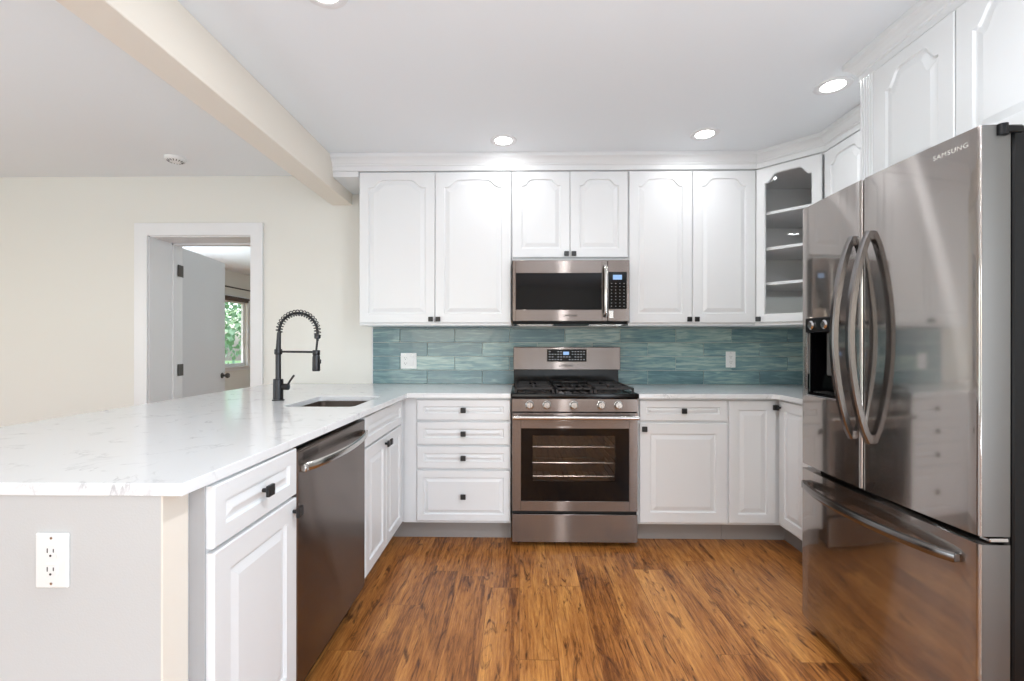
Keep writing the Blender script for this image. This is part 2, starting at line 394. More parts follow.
# bedroom window, rod, shade
def window(name, X, y0, y1, z0, z1, face):
    wn = thing(name, None, None, (X, (y0+y1)/2, z0)); tag(wn, kind='structure')
    W = (y1-y0)/2; H = z1-z0; f = face
    bm = bmesh.new(); c = 0.07
    for a, b, p, q in ((-W-c, W+c, -c, 0), (-W-c, W+c, H, H+c), (-W-c, -W, 0, H), (W, W+c, 0, H)):
        bx(bm, min(0, f*0.018), max(0, f*0.018), a, b, p, q, 0.002)
    obj('casing', bm, 'trimw', wn)
    bm = bmesh.new(); bx(bm, min(0, f*0.05), max(0, f*0.05), -W-c-0.01, W+c+0.01, -0.018, 0.002, 0.003); obj('window_sill', bm, 'trimw', wn)
    bm = bmesh.new(); s = 0.05; xa, xb = sorted((-f*0.03, -f*0.07))
    for a, b, p, q in ((-W, W, 0, s), (-W, W, H-s, H), (-W, -W+s, s, H-s), (W-s, W, s, H-s), (-0.03, 0.03, s, H-s)):
        bx(bm, xa, xb, a, b, p, q, 0.003)
    obj('sash', bm, 'trimw', wn)
    bm = bmesh.new(); bx(bm, -f*0.05-0.002, -f*0.05+0.002, -W+s, W-s, s, H-s); obj('pane', bm, 'glass', wn)
    return wn
window('window_1', BX0, 6.55, 8.17, 0.80, 1.95, 1)
rod = thing('curtain_rod', 'thin black curtain rod above the window seen through the doorway', 'curtain rod', (BX0+0.08, 7.4, 2.14))
bm = bmesh.new(); cyl(bm, (0, -1.1, 0), (0, 1.15, 0), 0.011, seg=12)
obj('pole', bm, 'black', rod, smooth=True)
for s in (-1.1, 1.15):
    bm = bmesh.new(); lathe(bm, [(0.008, -0.01), (0.02, 0.0), (0.024, 0.02), (0.018, 0.035), (0.004, 0.045)], (0, s, 0), axis=(0, 1 if s > 0 else -1, 0)); obj('finial', bm, 'black', rod, smooth=True)
for s in (-1.0, 1.05):
    bm = bmesh.new(); bx(bm, -0.08, 0.0, s-0.006, s+0.006, -0.012, -0.002); bx(bm, -0.08, -0.074, s-0.015, s+0.015, -0.035, 0.03); obj('bracket', bm, 'black', rod)
sh = thing('roller_shade', 'brown rolled-up shade at the top of the far room window', 'window shade', (BX0+0.045, 7.36, 1.975))
bm = bmesh.new(); cyl(bm, (0, -0.8, 0), (0, 0.8, 0), 0.022, seg=14); obj('roll', bm, 'shade', sh, smooth=True)
bm = bmesh.new(); bx(bm, -0.004, 0.004, -0.79, 0.79, -0.055, -0.018, 0.002); obj('hem_bar', bm, 'shade', sh)

# outside: lawn and trees
bm = bmesh.new(); bx(bm, -60, WL-0.25, -30, 40, -0.4, -0.3); struct('ground', bm, 'grass')
def tree(x, y, h, r, seed, label):
    R = random.Random(seed); t = thing('tree', label, 'tree', (x, y, -0.3), group='trees outside the bedroom window')
    bm = bmesh.new(); tube(bm, [(0, 0, 0), (0.05, 0.03, h*0.3), (0, 0.1, h*0.7)], [0.16, 0.11, 0.04], 10); obj('trunk', bm, 'bark', t, smooth=True)
    bm = bmesh.new()
    for i in range(2600):
        v = Vector((R.gauss(0, 1), R.gauss(0, 1), R.gauss(0, 1))).normalized() * (R.random()**0.4) * r
        v.z = v.z*1.25 + h*0.55
        a = Vector((R.uniform(-1, 1), R.uniform(-1, 1), R.uniform(-1, 1))).normalized(); b = a.orthogonal().normalized(); s = R.uniform(0.07, 0.14)
        bm.faces.new([bm.verts.new(v + a*s), bm.verts.new(v + b*s*0.5), bm.verts.new(v - a*s), bm.verts.new(v - b*s*0.5)])
    obj('foliage', bm, 'leaf', t)
tree(-8.8, 10.4, 4.2, 1.5, 1, 'green leafy tree seen through the far room window')
tree(-9.6, 13.4, 4.8, 1.7, 2, 'green leafy tree seen through the far room window')

# ------------------------------------------------------------ cabinet doors
def arch_loop(w, h, m, mt, arch, n=28):
    """closed panel outline (x,z) counter-clockwise: bottom-left, bottom-right, then top from right to left; also the matching outer points"""
    x0, x1 = m, w-m; top = h-mt
    inner = [(x0, m), (x1, m)]; outer = [(0, 0), (w, 0)]
    if not arch:
        inner += [(x1, top), (x0, top)]; outer += [(w, h), (0, h)]
        return inner, outer
    sh = arch
    def prof(t):          # t 0..1 across; returns height above shoulder 0..1
        u = min(t, 1-t)*2
        if u < 0.10: return 0.0
        if u < 0.50:
            k = (u-0.10)/0.40; return 0.94*(k*k*(3-2*k))
        return 0.94 + 0.06*math.sin((u-0.50)/0.50*PI/2)
    for i in range(n+1):
        t = i/n; x = x1 + (x0-x1)*t
        inner.append((x, top - sh + sh*prof(t)))
        outer.append((w if i == 0 else (0 if i == n else x), h))
    return inner, outer
def offset_loop(pts, d):
    n = len(pts); out = []
    for i in range(n):
        a = Vector(pts[i-1]); b = Vector(pts[i]); c = Vector(pts[(i+1) % n])
        e1 = (b-a).normalized(); e2 = (c-b).normalized()
        n1 = Vector((-e1.y, e1.x)); n2 = Vector((-e2.y, e2.x)); m = (n1+n2)
        if m.length < 1e-6: m = n1
        m.normalize(); k = d/max(0.45, m.dot(n1)); out.append((b.x+m.x*k, b.y+m.y*k))
    return out
TH = 0.019
def panel_bm(w, h, m=0.058, mt=None, arch=0.0, glassy=False, groove=0.0085, rise=0.024):
    """raised panel front: x 0..w, z 0..h, back at y=0, face at y=-TH"""
    mt = m if mt is None else mt
    inner, outer = arch_loop(w, h, m, mt, arch)
    bm = bmesh.new()
    def ring(pts, y): return [bm.verts.new((x, y, z)) for x, z in pts]
    def bridge(A, B):
        n = len(A)
        for i in range(n):
            a, b, c, d = A[i], A[(i+1) % n], B[(i+1) % n], B[i]
            bm.faces.new((a, b, c, d))
    o_in = [(min(max(x, 0.003), w-0.003), min(max(z, 0.003), h-0.003)) for x, z in outer]
    r0 = ring(outer, 0); r1 = ring(outer, -TH+0.003); r2 = ring(o_in, -TH)
    bridge(r0, r1); bridge(r1, r2)
    a = ring(inner, -TH); bridge(r2, a)
    if glassy:
        b = ring(offset_loop(inner, 0.006), -TH+0.006); bridge(a, b)
        c = ring(offset_loop(inner, 0.006), 0); bridge(b, c); bridge(c, r0)
    else:
        off = lambda d: arch_loop(w, h, m+d, mt+d, arch)[0]
        p1 = off(0.004); b = ring(p1, -TH+groove); bridge(a, b)
        p2 = off(0.010); c = ring(p2, -TH+groove); bridge(b, c)
        p3 = off(0.010+rise); d = ring(p3, -TH+0.0012); bridge(c, d)
        bm.faces.new(d)
        bm.faces.new(r0[::-1])
    return bm
def knob(parent, x, z, y=-TH):
    bm = bmesh.new(); cyl(bm, (x, y+0.001, z), (x, y-0.016, z), 0.0055, 0.007, 12)
    bx(bm, x-0.0155, x+0.0155, y-0.026, y-0.015, z-0.0155, z+0.0155, 0.003, seg=2)
    return obj('knob', bm, 'black', parent)
def door(par, x, z, w, h, kn=None, name='door', **k):
    d = obj(name, panel_bm(w, h, **k), 'cab', par, (x, 0, z))
    if kn: knob(d, *kn)
    return d
ARCH = 0.05

# ---- upper cabinets on the back wall (local origin: left bottom front of carcass; carcass behind y>=0)
UF = 3.008 + TH - 0.004   # world Y of carcass front
def upper(name, label, x, zb, w, ztop, doors, kside, depth=None, arch=ARCH, rail=True, group=None):
    depth = (WB-0.003) - UF if depth is None else depth
    c = thing(name, label, 'cabinet', (x, UF, zb), 0)
    H = ztop - zb
    bm = bmesh.new(); bx(bm, 0, w, 0, depth, 0, H, 0.001)
    obj('carcass', bm, 'cab', c)
    dw = (w - 0.004 - 0.004*(doors-1) - 0.004)/doors
    for i in range(doors):
        xx = 0.004 + i*(dw+0.004)
        kx = (dw-0.022) if kside[i] == 'r' else 0.022
        door(c, xx, 0.018 if rail else 0.006, dw, H-0.018-0.008, (kx, 0.022), arch=arch, m=0.060, mt=0.048)
    return c
ZT = 2.330
upper('upper_cabinet', 'white double-door wall cabinet with arched panels, left of the microwave, beside the cream wall', -1.062, 1.314, 1.008, ZT, 2, 'rl')
upper('upper_cabinet', 'short white wall cabinet with two arched doors directly above the microwave', -0.052, 1.741, 0.762, ZT, 2, 'rl', arch=0.042)
upper('upper_cabinet', 'white double-door wall cabinet with arched panels, right of the microwave', 0.712, 1.314, 0.826, ZT, 2, 'rl')

# ---- diagonal corner cabinet with glass door
CXa, CYa, CXb, CYb = 1.540, UF, 1.812, 2.738
ang = math.atan2(CYb-CYa, CXb-CXa); dl = math.hypot(CXb-CXa, CYb-CYa)
cc = thing('corner_cabinet', 'white diagonal corner wall cabinet with an arched glass door and open shelves', 'cabinet', (CXa, CYa, 1.314), 0)
Hc = ZT - 1.314
poly = [(0, 0), (CXb-CXa, CYb-CYa), (WR-0.003-CXa, CYb-CYa), (WR-0.003-CXa, WB-0.003-CYa), (0, WB-0.003-CYa)]
def slab(bm, pts, z0, z1, mi=0):
    t = bmesh.new(); f = t.faces.new([t.verts.new((x, y, z0)) for x, y in pts])
    r = bmesh.ops.extrude_face_region(t, geom=[f]); bmesh.ops.translate(t, vec=(0, 0, z1-z0), verts=[v for v in r['geom'] if isinstance(v, bmesh.types.BMVert)])
    bmesh.ops.recalc_face_normals(t, faces=t.faces[:]); merge(bm, t, mi)
ux, uy = math.cos(ang), math.sin(ang)       # along the face
nx, ny = -uy, ux                            # pointing back into the cabinet
bm = bmesh.new()
slab(bm, poly, 0, 0.018); slab(bm, poly, Hc-0.018, Hc)
t = 0.012
bx(bm, 0, t, 0.002, WB-0.003-CYa, 0.018, Hc-0.018); bx(bm, 0, WR-0.003-CXa, WB-0.003-CYa-t, WB-0.003-CYa, 0.018, Hc-0.018)
bx(bm, WR-0.003-CXa-t, WR-0.003-CXa, CYb-CYa, WB-0.003-CYa, 0.018, Hc-0.018); bx(bm, CXb-CXa, WR-0.003-CXa, CYb-CYa, CYb-CYa+t, 0.018, Hc-0.018)
obj('carcass', bm, 'inner', cc)
for i, z in enumerate((0.26, 0.485, 0.715)):
    bm = bmesh.new()
    pp = [(0.014, 0.02), (CXb-CXa, CYb-CYa+0.03), (WR-0.02-CXa, CYb-CYa+0.03), (WR-0.02-CXa, WB-0.02-CYa), (0.014, WB-0.02-CYa)]
    slab(bm, pp, z, z+0.018); obj('shelf', bm, 'cab', cc)
# face frame pieces + glass door, built in the face's own frame
d = obj('door', panel_bm(dl-0.03, Hc-0.026, m=0.048, mt=0.040, arch=0.055, glassy=True), 'cab', cc, (ux*0.012, uy*0.012, 0.018), ang)
knob(d, 0.020, 0.022)
bm = bmesh.new(); bx(bm, 0.045, dl-0.03-0.045, -0.006, -0.003, 0.045, Hc-0.06); obj('glass_pane', bm, 'glass', d)

# ---- wall cabinet on the right wall, mostly hidden by the fridge
RX = 1.812
rc = thing('upper_cabinet', 'white wall cabinet on the right wall between glass-door corner cabinet and fridge', 'cabinet', (RX, CYb-0.004, 1.314), -PI/2)
bm = bmesh.new(); bx(bm, 0, 0.710, 0, WR-0.003-RX, 0, Hc, 0.001); obj('carcass', bm, 'cab', rc)
for i in range(2): door(rc, 0.006+i*0.354, 0.018, 0.348, Hc-0.026, ((0.326, 0.022) if i == 0 else (0.022, 0.022)), arch=0.045, m=0.052, mt=0.048)

# ---- cabinet above the fridge
FX = 1.487
fc = thing('fridge_cabinet', 'deep white cabinet with arched doors above the steel refrigerator', 'cabinet', (FX, 2.010, 1.80), -PI/2)
Hf = ZT-1.80; Wf = 0.84
bm = bmesh.new(); bx(bm, 0, Wf, 0, WR-0.003-FX, 0, Hf, 0.001); obj('carcass', bm, 'cab', fc)
bm = bmesh.new(); bx(bm, 0, 0.080, -0.012, 0, 0.0, Hf)
for k in range(5): cyl(bm, (0.012+k*0.014, -0.0125, 0.0), (0.012+k*0.014, -0.0125, Hf), 0.0048, seg=10)
obj('fluted_filler', bm, 'cab', fc)
for i in range(2): door(fc, 0.086+i*0.354, 0.012, 0.350, Hf-0.020, ((0.35, 0.022) if i == 0 else (0.022, 0.022)), arch=0.06, m=0.058, mt=0.050)

# ---- crown moulding swept over all wall cabinets
path = [(-1.234, 3.006), (1.540, 3.006), (1.803, 2.728), (1.803, 2.020), (1.488, 2.020), (1.488, 1.160)]
prof = [(-0.10, ZT), (0.006, ZT), (0.008, ZT+0.004), (0.008, ZT+0.030), (0.014, ZT+0.034), (0.014, ZT+0.042), (0.020, ZT+0.048), (0.026, ZT+0.058),
        (0.036, ZT+0.070), (0.046, ZT+0.076), (0.050, ZT+0.080), (0.050, CZ-0.0005), (-0.10, CZ-0.0005)]
def sweep(path, prof):
    bm = bmesh.new(); n = len(path); rings = []
    for d, z in prof:
        row = []
        for i in range(n):
            p = Vector(path[i]); e1 = (p-Vector(path[i-1])).normalized() if i else None; e2 = (Vector(path[i+1])-p).normalized() if i < n-1 else None
            e1 = e1 or e2; e2 = e2 or e1
            n1 = Vector((e1.y, -e1.x)); n2 = Vector((e2.y, -e2.x)); m = (n1+n2).normalized()
            k = d/m.dot(n1); row.append(bm.verts.new((p.x+m.x*k, p.y+m.y*k, z)))
        rings.append(row)
    k = len(prof)
    for j in range(k):
        A, B = rings[j], rings[(j+1) % k]
        for i in range(n-1): bm.faces.new((A[i], A[i+1], B[i+1], B[i]))
    bm.faces.new([r[0] for r in rings]); bm.faces.new([r[-1] for r in rings][::-1])
    return bm
struct('trim_3', sweep(path, prof), 'cab')
# soffit board that closes the gap between the cabinets and the beam
bm = bmesh.new(); bx(bm, -1.2335, -1.064, 3.0, WB-0.002, 2.292, ZT-0.001, 0.002); bx(bm, -1.2335, -1.064, 3.11, WB-0.002, ZT-0.001, CZ-0.001)
struct('trim_4', bm, 'cab')

# ------------------------------------------------------------ base cabinets
ZC = 0.899; ZCB = 0.872; DZ0, DZ1 = 0.130, 0.858
BF = 2.734 + TH       # carcass front plane of the back run
def carcass(par, w, depth, toe_l=0.0):
    bm = bmesh.new(); bx(bm, 0, w, 0, depth, 0.115, ZCB-0.001, 0.001); obj('carcass', bm, 'cab', par)
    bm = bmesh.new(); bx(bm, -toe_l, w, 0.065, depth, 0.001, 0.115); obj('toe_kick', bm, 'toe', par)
DP = WB-0.003-BF
# four-drawer cabinet
dc = thing('drawer_cabinet', 'white base cabinet with four drawers, left of the range', 'cabinet', (-0.696, BF, 0), 0)
carcass(dc, 0.645, DP, 0.085)
bm = bmesh.new(); bx(bm, 0.0, 0.078, -0.004, 0, 0.118, ZCB-0.002, 0.001); obj('filler', bm, 'cab', dc)
for z0, z1 in ((0.737, 0.858), (0.590, 0.724), (0.447, 0.578), (0.132, 0.433)):
    door(dc, 0.081, z0, 0.560, z1-z0, (0.28, (z1-z0)/2), name='drawer', m=0.040, rise=0.016)
# cabinet right of the range: drawer over door
rcab = thing('base_cabinet', 'white base cabinet with one drawer above a wide door, right of the range', 'cabinet', (0.702, BF, 0), 0)
carcass(rcab, 0.531, DP)
door(rcab, 0.012, 0.737, 0.514, 0.121, (0.257, 0.0605), name='drawer', m=0.040, rise=0.016)
door(rcab, 0.012, 0.130, 0.514, 0.592, (0.024, 0.560), m=0.062)
# corner cabinet: back leaf and side leaf
k = thing('corner_base_cabinet', 'white corner base cabinet with two doors meeting at a right angle, beside the fridge', 'cabinet', (1.235, BF, 0), 0)
SX = 1.530            # face of the side doors
bm = bmesh.new(); slab(bm, [(0, 0), (SX+TH-1.235, 0), (SX+TH-1.235, 2.04-BF), (WR-0.003-1.235, 2.04-BF), (WR-0.003-1.235, DP), (0, DP)], 0.115, ZCB-0.001)
obj('carcass', bm, 'cab', k)
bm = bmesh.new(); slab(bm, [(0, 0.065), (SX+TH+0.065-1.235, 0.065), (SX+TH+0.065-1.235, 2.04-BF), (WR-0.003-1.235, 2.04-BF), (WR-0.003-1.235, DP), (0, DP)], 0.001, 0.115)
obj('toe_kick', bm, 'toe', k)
door(k, 0.006, 0.130, 0.278, 0.728, (0.262, 0.690), m=0.055)
o = obj('door', panel_bm(0.275, 0.728, m=0.055), 'cab', k, (SX+TH-1.235, -0.024, 0.130), -PI/2)
knob(o, 0.018, 0.690)
o = obj('door', panel_bm(0.380, 0.728, m=0.055), 'cab', k, (SX+TH-1.235, -0.305, 0.130), -PI/2)

# peninsula cabinets, faces look to +X
PXF = -0.6975 - TH; PXB = -1.300
pc = thing('base_cabinet', 'white base cabinet with drawer above door at the near end of the peninsula', 'cabinet', (PXF, 1.031, 0), PI/2)
carcass(pc, 0.392, PXF-PXB)
bm = bmesh.new(); bx(bm, -0.0015, 0.0035, -0.001, 0.036, 0.118, ZCB-0.002, 0.0005); obj('filler', bm, 'shadefill', pc)  # thin strip added over the carcass end, its shade painted in as grey
door(pc, 0.004, 0.722, 0.388, 0.143, (0.200, 0.0715), name='drawer', m=0.042, rise=0.018)
door(pc, 0.004, 0.130, 0.388, 0.582, (0.366, 0.545), m=0.060)
sc = thing('sink_cabinet', 'white sink base cabinet with two doors under a false drawer front', 'cabinet', (PXF, 2.062, 0), PI/2)
bm = bmesh.new()
bx(bm, 0, 0.690, 0, 0.018, 0.115, ZCB-0.001); bx(bm, 0, 0.018, 0.018, PXF-PXB, 0.115, ZCB-0.001); bx(bm, 0.674, 0.690, 0.018, PXF-PXB, 0.115, ZCB-0.001)
bx(bm, 0.018, 0.674, 0.018, PXF-PXB, 0.115, 0.133); bx(bm, 0.018, 0.674, PXF-PXB-0.012, PXF-PXB, 0.133, ZCB-0.001)
obj('carcass', bm, 'cab', sc)
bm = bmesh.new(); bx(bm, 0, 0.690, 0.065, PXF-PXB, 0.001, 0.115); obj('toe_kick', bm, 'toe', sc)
door(sc, 0.006, 0.722, 0.640, 0.136, None, name='false_drawer_front', m=0.040, rise=0.018)
door(sc, 0.006, 0.130, 0.318, 0.582, (0.296, 0.545), m=0.052)
door(sc, 0.328, 0.130, 0.318, 0.582, (0.022, 0.545), m=0.052)

# blind corner carcass under the L of the counter
bc = thing('blind_corner_cabinet', 'closed white corner box under the counter where peninsula meets back run', 'cabinet', (-1.30, BF+0.002, 0), 0)
bm = bmesh.new(); bx(bm, 0, 0.602, 0.0, DP-0.002, 0.117, ZCB-0.001, 0.001); obj('carcass', bm, 'cab', bc)
bm = bmesh.new(); bx(bm, 0, 0.515, 0.0, DP-0.002, 0.001, 0.117); obj('toe_kick', bm, 'toe', bc)

# knee wall of the peninsula
KX = -0.757
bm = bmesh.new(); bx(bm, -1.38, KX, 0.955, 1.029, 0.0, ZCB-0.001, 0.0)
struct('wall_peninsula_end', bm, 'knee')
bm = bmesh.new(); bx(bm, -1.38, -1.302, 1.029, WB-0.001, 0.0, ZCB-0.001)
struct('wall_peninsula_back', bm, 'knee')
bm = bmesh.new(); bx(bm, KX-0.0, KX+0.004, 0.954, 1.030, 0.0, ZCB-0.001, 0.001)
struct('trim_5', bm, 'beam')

# countertops
def counter(name, outer, holes, label):
    bm = bmesh.new()
    for lp in [outer] + holes:
        vs_ = [bm.verts.new((x, y, ZC)) for x, y in lp]
        for i in range(len(vs_)): bm.edges.new((vs_[i-1], vs_[i]))
    bmesh.ops.triangle_fill(bm, use_beauty=True, edges=bm.edges[:])
    r = bmesh.ops.extrude_face_region(bm, geom=bm.faces[:])
    bmesh.ops.translate(bm, vec=(0, 0, ZCB-ZC), verts=[v for v in r['geom'] if isinstance(v, bmesh.types.BMVert)])
    o = obj(name, bm, 'quartz'); md = o.modifiers.new('b', 'BEVEL'); md.width = 0.002; md.segments = 2; md.limit_method = 'ANGLE'; md.angle_limit = 0.8
    return tag(o, label, 'countertop')
def rrect(x0, x1, y0, y1, r, n=5):
    out = []
    for cx_, cy_, a in ((x1-r, y0+r, -90), (x1-r, y1-r, 0), (x0+r, y1-r, 90), (x0+r, y0+r, 180)):
        for i in range(n+1):
            t_ = math.radians(a + 90*i/n); out.append((cx_+r*math.cos(t_), cy_+r*math.sin(t_)))
    return out
SK = (-1.115, -0.775, 2.12, 2.55)
FY, FXC = 2.35, -1.249
counter('countertop', [(-1.825, 0.946), (-0.706, 0.946), (-0.666, 2.705), (-0.052, 2.705), (-0.052, WB-0.002), (-1.825, WB-0.002)],
        [rrect(*SK, 0.03)], 'white veined quartz countertop of the peninsula, running on to the left of the range')
counter('countertop', [(0.700, 2.705), (1.475, 2.705), (1.508, 2.672), (1.508, 2.04), (WR-0.003, 2.04), (WR-0.003, WB-0.002), (0.700, WB-0.002)], [],
        'white quartz countertop between the range and the fridge')

# sink basin (open box with thickness)
bm = bmesh.new()
def ringv(pts, z): return [bm.verts.new((x, y, z)) for x, y in pts]
o1 = rrect(SK[0]-0.012, SK[1]+0.012, SK[2]-0.012, SK[3]+0.012, 0.04); i1 = rrect(SK[0]-0.002, SK[1]+0.002, SK[2]-0.002, SK[3]+0.002, 0.03); i2 = rrect(SK[0]+0.012, SK[1]-0.012, SK[2]+0.012, SK[3]-0.012, 0.04)
rs = [ringv(o1, 0.66), ringv(o1, ZCB-0.002), ringv(i1, ZCB-0.002), ringv(i1, 0.70), ringv(i2, 0.672)]
for A, B in zip(rs, rs[1:]):
    for i in range(len(A)): bm.faces.new((A[i], A[(i+1) % len(A)], B[(i+1) % len(A)], B[i]))
bm.faces.new(rs[-1]); bm.faces.new(rs[0][::-1])
sk = thing('kitchen_sink', 'undermount stainless steel sink set in the peninsula countertop', 'sink', ((SK[0]+SK[1])/2, (SK[2]+SK[3])/2, 0.66))
off = (-(SK[0]+SK[1])/2, -(SK[2]+SK[3])/2, -0.66)
bmesh.ops.translate(bm, vec=off, verts=bm.verts[:])
obj('basin', bm, 'sinks', sk, smooth=True)
bm = bmesh.new(); lathe(bm, [(0.042, 0.0), (0.044, 0.003), (0.034, 0.004), (0.030, -0.001), (0.004, -0.001)], (0, 0, 0.0125)); obj('drain', bm, 'chrome', sk, smooth=True)

# faucet: gunmetal spring pull-down
fa = thing('kitchen_faucet', 'tall dark spring-neck pull-down faucet on the peninsula beside the sink', 'faucet', (FXC, FY, ZC+0.0002))
bm = bmesh.new(); lathe(bm, [(0.030, 0), (0.030, 0.005), (0.0245, 0.006), (0.0245, 0.108), (0.022, 0.111), (0.004, 0.111)]); obj('base', bm, 'faucet', fa, smooth=True)
bm = bmesh.new(); cyl(bm, (0, 0, 0.108), (0, 0, 0.262), 0.0135, 0.0135, 20); lathe(bm, [(0.0175, 0.238), (0.019, 0.241), (0.019, 0.262), (0.0175, 0.265)]); cyl(bm, (0, 0, 0.262), (0.004, 0, 0.352), 0.0130, 0.0095, 20)
obj('riser', bm, 'faucet', fa, smooth=True)
RAD = 0.100; ZA = 0.353
arc = [(0.004, 0, 0.345), (0.004, 0, 0.352)] + [(0.004 + RAD*(1-math.cos(a)), 0, ZA + RAD*math.sin(a)) for a in [PI*i/22 for i in range(23)]]
arc += [(0.004+2*RAD, 0, ZA-0.02), (0.004+2*RAD, 0, ZA-0.045)]
bm = bmesh.new(); tube(bm, arc, 0.0065, 12); obj('hose', bm, 'black', fa, smooth=True)
def resample(pts, n):
    P = [Vector(p) for p in pts]; d = [0]
    for a, b in zip(P, P[1:]): d.append(d[-1] + (b-a).length)
    out = []
    for i in range(n):
        s = d[-1]*i/(n-1); j = 0
        while j < len(d)-2 and d[j+1] < s: j += 1
        u = (s-d[j])/(d[j+1]-d[j]); out.append((P[j].lerp(P[j+1], u), (P[j+1]-P[j]).normalized()))
    return out
turns = 21; sp_ = resample(arc[1:-1], turns*10+1); coil = []
for i, (p, t_) in enumerate(sp_):
    s = Vector((0, 1, 0)); u = s.cross(t_).normalized(); a = 2*PI*i/10
    coil.append(p + s*0.0155*math.cos(a) + u*0.0155*math.sin(a))
bm = bmesh.new(); tube(bm, coil, 0.0026, 6); obj('spring', bm, 'faucet', fa, smooth=True)
HX = 0.004+2*RAD
bm = bmesh.new(); lathe(bm, [(0.010, 0.318), (0.0155, 0.322), (0.0155, 0.338), (0.010, 0.342)], (HX, 0, 0.0)); obj('hose_collar', bm, 'faucet', fa, smooth=True)
bm = bmesh.new(); tube(bm, [(HX, 0, 0.322), (HX-0.003, 0, 0.29), (HX-0.006, 0, 0.258)], 0.0055, 10); obj('hose_end', bm, 'black', fa, smooth=True)
bm = bmesh.new(); cyl(bm, (0.012, 0, 0.252), (HX-0.016, 0, 0.250), 0.0055, seg=12); lathe(bm, [(0.0175, 0.236), (0.0185, 0.238), (0.0185, 0.258), (0.0175, 0.26)], (HX-0.006, 0, 0)); obj('holder_arm', bm, 'faucet', fa, smooth=True)
bm = bmesh.new(); lathe(bm, [(0.0135, 0.240), (0.017, 0.232), (0.0185, 0.222), (0.0195, 0.158), (0.018, 0.152), (0.012, 0.151)], (HX-0.006, 0, 0)); bx(bm, HX+0.010, HX+0.018, -0.007, 0.007, 0.19, 0.212, 0.002)
obj('spray_head', bm, 'faucet', fa, smooth=True)
bm = bmesh.new(); cyl(bm, (0.02, 0, 0.070), (0.055, 0, 0.070), 0.0165, seg=20, bev=0.002); obj('valve', bm, 'faucet', fa, smooth=True)
bm = bmesh.new(); tube(bm, [(0.046, 0, 0.074), (0.062, -0.004, 0.100), (0.086, -0.008, 0.130)], [0.0055, 0.005, 0.0055], 10); obj('lever', bm, 'black', fa, smooth=True)

# ------------------------------------------------------------ backsplash
bs = thing('tile_backsplash', 'teal glazed long tiles in running bond between counter and wall cabinets', 'backsplash', (0, WB-0.0005, ZC+0.001))
bm = bmesh.new(); bx(bm, -1.078, WR-0.004, -0.004, 0, 0, 0.413); obj('grout', bm, 'grout', bs)
bm = bmesh.new(); lay = None
TW, THh, G = 0.402, 0.1015, 0.0036
tiles = []
for r in range(5):
    z0 = r*THh; ph = 0.5 if r % 2 else 0.0
    for c in range(-6, 9):
        x0 = 0.255 + (c+ph)*TW - 0.125; x1 = x0+TW-G
        a, b = max(x0, -1.076), min(x1, WR-0.006)
        if b-a < 0.01: continue
        zz0, zz1 = z0, min(z0+THh-G, 0.4125)
        if r == 4:
            zz1 = 0.4125
            if a < 0.71 and b > -0.05:     # above the range the tiles reach higher, behind the microwave
                pass
        tiles.append((a, b, zz0, zz1))
import array
cols = []
for (a, b, z0, z1) in tiles:
    n0 = len(bm.faces); bx(bm, a, b, -0.011, -0.003, z0+0.0008, z1, 0.0015)
    cols.append((len(bm.faces)-n0, random.random(), random.random(), random.random()))
to = obj('tiles', bm, 'tile', bs)
ca = to.data.color_attributes.new('tint', 'FLOAT_COLOR', 'CORNER')
fi = 0; li = 0
for (n, r_, g_, b_) in cols:
    for _ in range(n):
        p = to.data.polygons[fi]; fi += 1
        for q in p.loop_indices: ca.data[q].color = (r_, g_, b_, 1)
bm = bmesh.new(); bx(bm, -1.084, -1.077, -0.012, 0, 0, 0.413, 0.001); obj('edge_trim', bm, 'trimw', bs)

# ------------------------------------------------------------ outlets
def outlet(label, loc, kinds, group=None, rz=0):
    o = thing('wall_outlet', label, 'outlet', loc, rz)
    n = len(kinds); W = 0.035 + 0.0235*(n-1); H = 0.058
    bm = bmesh.new(); bx(bm, -W, W, -0.006, 0, -H, H, 0.003, seg=2); obj('cover_plate', bm, 'plastic', o)
    for i, kd in enumerate(kinds):
        cx_ = (i-(n-1)/2)*0.047
        if kd == 'switch':
            bm = bmesh.new(); bx(bm, cx_-0.0165, cx_+0.0165, -0.0085, -0.005, -0.033, 0.033, 0.001)
            prism(bm, [(cx_-0.0155, -0.031), (cx_+0.0155, -0.031), (cx_+0.0155, 0.031), (cx_-0.0155, 0.031)], -0.011, -0.008, bev=0.001); obj('rocker', bm, 'plastic', o)
        else:
            for s in (-1, 1):
                zc = s*0.0195
                bm = bmesh.new(); pts = []
                for j in range(24):
                    a = 2*PI*j/24; pts.append((cx_ + max(-0.0145, min(0.0145, 0.0175*math.cos(a))), zc + max(-0.0138, min(0.0138, 0.0175*math.sin(a)))))
                prism(bm, pts, -0.0078, -0.005)
                so = obj('socket', bm, 'plastic', o)
                bm = bmesh.new(); bx(bm, cx_-0.0075, cx_-0.0055, -0.0082, -0.007, zc-0.002, zc+0.0075); bx(bm, cx_+0.0055, cx_+0.0075, -0.0082, -0.007, zc-0.001, zc+0.0065); cyl(bm, (cx_, -0.0082, zc-0.008), (cx_, -0.007, zc-0.008), 0.0025, seg=10)
                obj('slots', bm, 'slot', so)
        for s in (-1, 1):
            bm = bmesh.new(); cyl(bm, (cx_, -0.0068, s*0.048), (cx_, -0.005, s*0.048), 0.0028, seg=10); obj('screw', bm, 'chrome', o)
    return o
outlet('white switch and socket plate on teal tiles left of the range', (-0.812, WB-0.0112, 1.068), ['socket', 'switch'])
outlet('white socket plate on the teal tiles right of the range', (1.527, WB-0.0112, 1.081), ['socket'])
outlet('white duplex socket plate on the near end wall of the peninsula', (-0.9865, 0.9548, 0.734), ['socket'])

